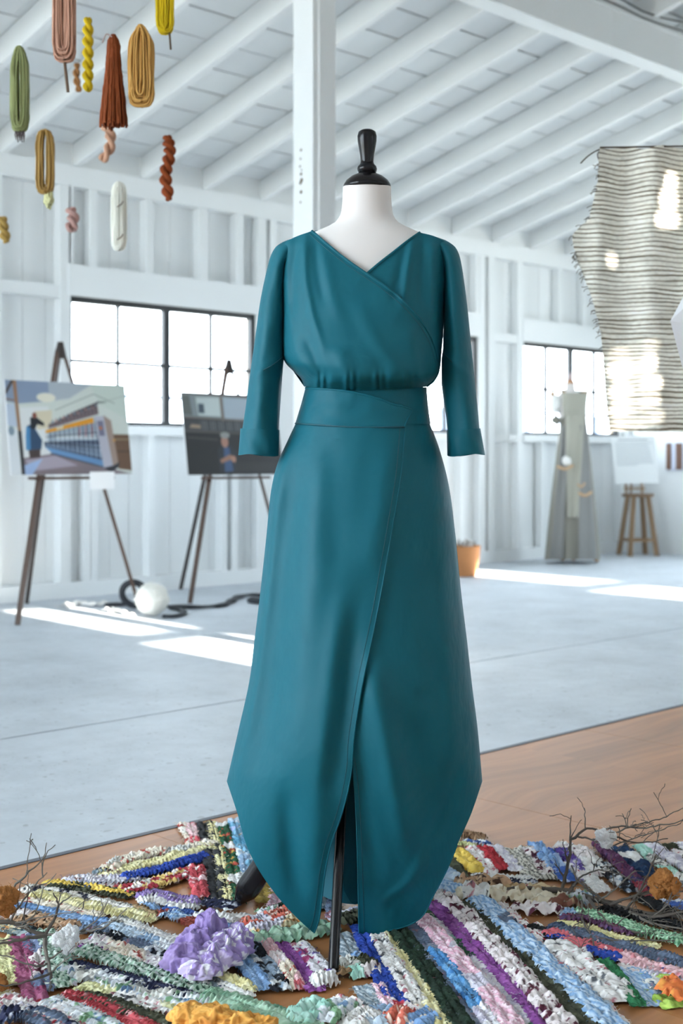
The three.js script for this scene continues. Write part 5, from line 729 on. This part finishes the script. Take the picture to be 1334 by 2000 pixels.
rug('rag rug piece of mint, red speckled, yellow and coral tufts by bare wood', [690, 1985], [
  ['mint', 0.06, [[574, 2008], [600, 1992], [640, 1966]], { h: 0.04, lam: 0.022 }], ['whitered', 0.055, [[628, 2006], [656, 1984], [688, 1962]], { h: 0.034 }], ['yellowpale', 0.06, [[672, 2012], [706, 1996], [738, 1984]], { h: 0.03 }], ['paleblue', 0.06, [[724, 2012], [742, 1990], [760, 1972]], { h: 0.026 }], ['coral', 0.05, [[764, 2010], [786, 1990], [800, 1984]], { h: 0.034 }], ['sky', 0.06, [[800, 2014], [830, 1996], [856, 1990]], { h: 0.026 }], ['creamred', 0.05, [[800, 2004], [822, 1984], [836, 1976]]],
], 0.9);
// ---------------------------------------------------------------- scrunched fabric flowers lying on the rug
function frill(center, spec) {                                                    // one scrunched lump of cloth with folded, standing edges
  const [cx, cz, r0, h0, n, seed, fab] = spec, r = r0 * 0.72, h = h0 * 0.58, col = fabricColor(FAB[fab], seed), pos = [], cols = [], idx = [], nA = 110, nH = 46;
  const rid = (x, y, z) => 1 - 2 * Math.sqrt(noise3(x, y, z) ** 2 + 0.03);
  for (let i = 0; i <= nA; i++) for (let j = 0; j <= nH; j++) {
    const a = (i % nA) / nA * 2 * Math.PI, t = j / nH, el = t * Math.PI / 2, x = Math.cos(a) * Math.cos(el), z = Math.sin(a) * Math.cos(el), y = Math.sin(el), f = rid(x * 1.3 + seed, y * 1.1, z * 1.3) * 0.36 + rid(x * 2.6, y * 2.2 + seed, z * 2.6) * 0.20 + rid(x * 6, y * 5, z * 6 + seed) * 0.04;
    const k = (0.85 + f) * (1 + 0.10 * Math.sin(a * n + seed)); pos.push(center.x + cx + x * r * k, center.y + Math.max(0.001, y * h * (0.8 + f * 1.3) + 0.003), center.z + cz + z * r * k); cols.push(...col(a * r, t * h));
  }
  const W = nH + 1; for (let i = 0; i < nA; i++) for (let j = 0; j < nH; j++) { const a = i * W + j; idx.push(a, a + W, a + 1, a + 1, a + W, a + W + 1); }
  const g = new THREE.BufferGeometry(); g.setAttribute('position', new THREE.Float32BufferAttribute(pos, 3)); g.setAttribute('color', new THREE.Float32BufferAttribute(cols, 3)); g.setIndex(idx); g.computeVertexNormals(); return g;
}
function flower(label, px, py, y, frills) { const b = G(px, py, y).setY(y), t = thing('fabric_flower', label, 'fabric flower', b); for (const f of frills) mesh('ruffle', frill(V3(0, 0, 0), f), ragMat, t); }
FAB.lilacprint = ['#a48ccc', ['#ece8f2', '#c9b8e2'], 'dots'];
{
  const R2 = (px, py, bx, by) => { const d = G(px, py).sub(G(bx, by)); return [d.x, d.z]; };
  const at = (px, py, r, h, n, s, f, fl) => [...R2(px, py, 405, 1880), r, h, n, s, f, fl];
  flower('large scrunched lavender fabric flower with white specks on the rug', 405, 1880, 0.02, [at(360, 1888, 0.055, 0.06, 4, 1, 'lavender', 0.9), at(385, 1862, 0.05, 0.075, 5, 2, 'lavender', 0.9), at(418, 1884, 0.06, 0.055, 5, 3, 'lilacprint', 0.8), at(446, 1866, 0.055, 0.065, 7, 4, 'lilacprint', 0.8), at(412, 1842, 0.045, 0.09, 4, 5, 'lavender', 0.9), at(462, 1848, 0.04, 0.06, 7, 6, 'lilacprint', 0.7), at(395, 1902, 0.05, 0.04, 5, 7, 'lilacprint', 0.8)]);
  const bt = (px, py, r, h, n, s, f, fl) => [...R2(px, py, 430, 2010), r, h, n, s, f, fl];
  flower('bright orange-yellow ruffled fabric bunch on the rug', 430, 2010, 0.02, [bt(372, 2000, 0.05, 0.045, 5, 11, 'orange', 0.8), bt(415, 2006, 0.055, 0.05, 6, 12, 'orange', 0.8), bt(465, 2016, 0.055, 0.045, 5, 13, 'orange', 0.8), bt(508, 2024, 0.05, 0.04, 5, 14, 'orange', 0.8)]);
  FAB.lime = ['#a8d040', ['#c8e860', '#86b028'], 'plain']; FAB.orangered = ['#ee7a1e', ['#ffb030', '#d85a10'], 'mix'];
  const ct = (px, py, r, h, n, s, f, fl) => [...R2(px, py, 1300, 1955), r, h, n, s, f, fl];
  rug('neon lime and orange ribbon bow lying at the end of the blue striped strip', [1300, 1950], [['lime', 0.05, [[1284, 1908], [1288, 1934], [1304, 1958], [1322, 1972]], { h: 0.016, lam: 0.05, groove: 0 }], ['orangered', 0.05, [[1284, 1940], [1306, 1944], [1330, 1936]], { h: 0.034, lam: 0.03, groove: 0, lift: 0.012 }], ['orangered', 0.045, [[1300, 1950], [1322, 1956], [1345, 1966]], { h: 0.03, lam: 0.03, groove: 0, lift: 0.012 }]]).name = 'ribbon_bow';
}
// ---------------------------------------------------------------- bare branches with cotton and dyed wool
const barkMat = std(lin(0.115, 0.098, 0.085), 0.9), barkPale = std(lin(0.17, 0.155, 0.135), 0.9), cutWood = std(lin(0.42, 0.29, 0.16), 0.8), budMat = std(lin(0.06, 0.045, 0.04), 0.9);
function branch(name, label, base, mains, sprout, seed) {
  const t = thing(name, label, 'branch', base), q = rng(seed), loc = (p) => P(p[0], p[1], p[2]).sub(base);
  const floorY = (v) => { if (v.y + base.y < 0.012) v.y = 0.012 - base.y; return v; };
  function grow(pts, r0, r1, depth) {
    const C3 = new THREE.CatmullRomCurve3(pts, false, 'centripetal'), L = C3.getLength(), n = Math.max(6, Math.ceil(L / 0.012)), sp = C3.getSpacedPoints(n);
    for (let i = 1; i < n; i++) sp[i].add(V3(q() - 0.5, q() - 0.5, q() - 0.5).multiplyScalar(0.0035));
    sp.forEach(floorY);
    mesh(depth ? 'twig' : 'stem', sweep(sp, (u, i) => lerp(r0, r1, u) * (1 + (i % 5 === 2 ? 0.18 : 0)), depth ? 5 : 8), q() < 0.5 ? barkMat : barkPale, t);
    if (depth >= 2) return;
    const kids = Math.round(L * sprout * (depth ? 0.8 : 1));
    for (let k = 0; k < kids; k++) {
      const u = 0.12 + 0.86 * q(), p = C3.getPointAt(u), T = C3.getTangentAt(u), len = (0.022 + 0.055 * q()) * (depth ? 0.6 : 1), side = V3(q() - 0.5, (q() - 0.35) * 0.7, q() - 0.5).normalize(), d = T.clone().multiplyScalar(0.7).addScaledVector(side, 0.9).normalize();
      const a = p.clone(), b2 = p.clone().addScaledVector(d, len * 0.5).add(V3(0, 0.005, 0)), c = p.clone().addScaledVector(d, len).addScaledVector(side, len * 0.3 * (q() - 0.3)); [b2, c].forEach(floorY);
      grow([a, b2, c], Math.min(0.0024, lerp(r0, r1, u) * 0.6), 0.0008, depth + 1);
    }
  }
  for (const [pts, r0, r1] of mains) grow(pts.map(loc), r0 * (seed === 41 ? 0.78 : 0.8), r1 * 0.75, 0);
  return t;
}
{
  const Zr = 2.95;
  const rb = branch('dead_branch', 'grey dead branch with a sawn end and many bare twigs lying across the rug', G(1010, 1752, 0.02).setY(0.0), [
    [[[986, 1740, 3.0], [1040, 1738, 3.0], [1095, 1740, 2.98], [1150, 1752, 2.95], [1210, 1776, 2.9], [1262, 1800, 2.86], [1345, 1812, 2.84]], 0.0105, 0.006],
    [[[1098, 1738, 2.98], [1106, 1700, 2.97], [1114, 1662, 2.96], [1114, 1640, 2.96], [1128, 1632, 2.96], [1148, 1617, 2.96], [1166, 1621, 2.96]], 0.0055, 0.0032], [[[1128, 1634, 2.96], [1150, 1638, 2.96], [1176, 1648, 2.95]], 0.003, 0.002],
    [[[1180, 1620, 2.96], [1215, 1614, 2.98], [1255, 1617, 2.98], [1290, 1611, 3.0], [1318, 1608, 3.0], [1345, 1596, 3.0]], 0.0028, 0.0016], [[[1200, 1634, 2.96], [1236, 1644, 2.97], [1270, 1645, 2.98], [1304, 1638, 3.0]], 0.0025, 0.0013], [[[1204, 1626, 2.96], [1240, 1612, 2.97], [1290, 1600, 3.0], [1310, 1590, 3.02], [1334, 1578, 3.02]], 0.0024, 0.0013], [[[1192, 1653, 2.95], [1230, 1640, 2.97], [1280, 1624, 2.98], [1330, 1608, 3.0]], 0.0022, 0.0013],
    [[[1200, 1770, 2.9], [1160, 1745, 2.9], [1130, 1722, 2.92], [1116, 1690, 2.93]], 0.004, 0.002], [[[1190, 1766, 2.9], [1230, 1752, 2.88], [1280, 1744, 2.86], [1340, 1740, 2.86]], 0.0045, 0.002], [[[1220, 1780, 2.88], [1250, 1740, 2.86], [1268, 1700, 2.86], [1282, 1668, 2.86]], 0.0035, 0.0018], [[[1150, 1755, 2.93], [1172, 1790, 2.85], [1200, 1826, 2.78], [1260, 1850, 2.74], [1340, 1856, 2.74]], 0.005, 0.002],
    [[[1136, 1760, 2.92], [1140, 1810, 2.8], [1152, 1850, 2.74], [1160, 1900, 2.66], [1152, 1950, 2.6]], 0.0035, 0.002], [[[1240, 1792, 2.86], [1290, 1790, 2.82], [1345, 1780, 2.8]], 0.005, 0.003], [[[1160, 1868, 2.72], [1200, 1878, 2.7], [1270, 1880, 2.7], [1330, 1860, 2.7]], 0.0025, 0.0014], [[[1155, 1930, 2.62], [1140, 1900, 2.63], [1126, 1876, 2.66]], 0.002, 0.001], [[[1230, 1785, 2.87], [1275, 1810, 2.8], [1345, 1838, 2.76]], 0.005, 0.002], [[[1110, 1745, 2.95], [1140, 1710, 2.93], [1180, 1700, 2.9], [1240, 1720, 2.88]], 0.003, 0.0012], [[[1170, 1760, 2.9], [1210, 1730, 2.88], [1240, 1700, 2.87]], 0.0026, 0.001], [[[1260, 1800, 2.84], [1300, 1770, 2.82], [1322, 1720, 2.82]], 0.003, 0.0012],
  ], 24, 41);
  for (const [px, py] of [[1020, 1731], [1051, 1735]]) { const p = P(px, py, 2.985).sub(rb.position); mesh('sawn_knot', new THREE.SphereGeometry(0.0095, 12, 8).scale(1, 0.8, 0.8).translate(p.x, p.y, p.z), cutWood, rb); }
  const lb = branch('dead_branch', 'thin dark branch with upright twigs and a white cotton tuft', G(10, 1850, 0.0).setY(0), [
    [[[-30, 1800, 2.62], [20, 1800, 2.62], [60, 1818, 2.62], [92, 1826, 2.62]], 0.0065, 0.0045], [[[88, 1826, 2.62], [102, 1805, 2.62], [110, 1780, 2.62], [115, 1768, 2.62]], 0.0042, 0.003], [[[115, 1768, 2.62], [108, 1752, 2.62], [104, 1744, 2.62]], 0.0026, 0.0016], [[[115, 1768, 2.62], [128, 1758, 2.62], [142, 1748, 2.62]], 0.0022, 0.0012],
    [[[20, 1800, 2.62], [34, 1772, 2.63], [52, 1752, 2.64], [68, 1728, 2.65], [84, 1712, 2.66], [92, 1704, 2.66]], 0.0032, 0.0012], [[[26, 1736, 2.64], [34, 1724, 2.64], [52, 1708, 2.65], [66, 1694, 2.66], [80, 1682, 2.67], [88, 1665, 2.68], [91, 1646, 2.68]], 0.003, 0.001], [[[84, 1714, 2.66], [82, 1696, 2.67], [92, 1664, 2.68], [108, 1650, 2.68]], 0.002, 0.0009], [[[70, 1730, 2.65], [90, 1726, 2.64], [110, 1706, 2.64]], 0.0018, 0.0009],
    [[[60, 1816, 2.62], [46, 1790, 2.62], [54, 1760, 2.62], [56, 1735, 2.62]], 0.0024, 0.001], [[[40, 1810, 2.62], [66, 1786, 2.61], [80, 1755, 2.6], [84, 1728, 2.6]], 0.0024, 0.001], [[[92, 1826, 2.62], [140, 1824, 2.6], [190, 1815, 2.58], [220, 1800, 2.57], [248, 1774, 2.56]], 0.0036, 0.0012], [[[150, 1822, 2.6], [185, 1800, 2.6], [205, 1775, 2.6], [212, 1752, 2.6]], 0.0022, 0.001], [[[196, 1785, 2.6], [200, 1768, 2.6], [196, 1752, 2.6]], 0.0016, 0.0008],
    [[[88, 1830, 2.62], [92, 1870, 2.55], [100, 1905, 2.5]], 0.0055, 0.004], [[[97, 1872, 2.55], [110, 1866, 2.55], [122, 1856, 2.56]], 0.0026, 0.0018], [[[100, 1900, 2.5], [60, 1915, 2.46], [10, 1925, 2.44], [-20, 1920, 2.42]], 0.0032, 0.0016], [[[96, 1880, 2.54], [70, 1888, 2.5], [20, 1870, 2.5], [-20, 1860, 2.5]], 0.0026, 0.0014], [[[100, 1905, 2.5], [100, 1935, 2.46], [96, 1955, 2.44]], 0.0036, 0.002], [[[90, 1828, 2.6], [40, 1835, 2.55], [-20, 1850, 2.5]], 0.005, 0.003], [[[30, 1812, 2.6], [70, 1800, 2.58], [100, 1782, 2.57]], 0.002, 0.001], [[[160, 1776, 2.6], [164, 1762, 2.6], [166, 1750, 2.6]], 0.0016, 0.0009], [[[30, 1802, 2.6], [90, 1790, 2.58], [160, 1778, 2.57]], 0.002, 0.001],
  ], 9, 43);
  const cotton = phys(lin(0.93, 0.94, 0.95), 1, { transmission: 0.4, thickness: 0 }), rustWool = std(lin(0.40, 0.165, 0.045), 1);
  const tuft = (label, px, py, Z, r, mat, lumps, fuzz = true) => { const b = P(px, py, Z), low = 0.0, t = thing('wool_tuft', label, 'wool tuft', b); lumps.forEach(([x, y, s], i) => mesh('fleece', fluff(V3().addScaledVector(RT, x * r).setY(y * r).addScaledVector(FW, (i % 2 ? 0.2 : -0.2) * r), r * s, i * 3 + px, 0.22, 6), mat, t)); if (fuzz) { const m = mesh('fine_fibre', hairs(V3(0, 0, 0), r * 0.9, 90, px, r * 0.4, 0.00025), mat, t); m.userData.kind = 'stuff'; } return t; };
  tuft('white cotton tuft caught high on the big dead branch', 1182, 1636, 2.95, 0.021, cotton, [[-0.35, 0.25, 0.75], [0.55, 0.1, 0.65], [0.1, -0.5, 0.6]]);
  tuft('white cotton tuft hanging low on the thin dark branch', 130, 1834, 2.58, 0.025, cotton, [[-0.5, 0.1, 0.6], [0.25, 0.25, 0.75], [0.2, -0.5, 0.55], [-0.1, -0.95, 0.35]]);
  tuft('fluffy caramel brown wool tuft caught among the twigs of the big branch', 1298, 1727, 2.84, 0.032, rustWool, [[-0.1, 0.5, 0.6], [-0.35, -0.1, 0.68], [0.35, 0.0, 0.62], [0.35, -0.6, 0.5], [-0.5, -0.45, 0.45], [0.75, -0.7, 0.32]]);
  tuft('caramel brown wool tuft on a twig of the thin dark branch', 12, 1758, 2.6, 0.03, rustWool, [[-0.3, 0.1, 0.8], [0.2, 0.2, 0.6], [0.0, -0.5, 0.55]]);
  tuft('caramel brown wool tuft low beside the mauve rug strip', -2, 1922, 2.46, 0.024, rustWool, [[-0.2, 0.1, 0.8], [0.15, -0.4, 0.6]]);
}

renderer.render(scene, camera);
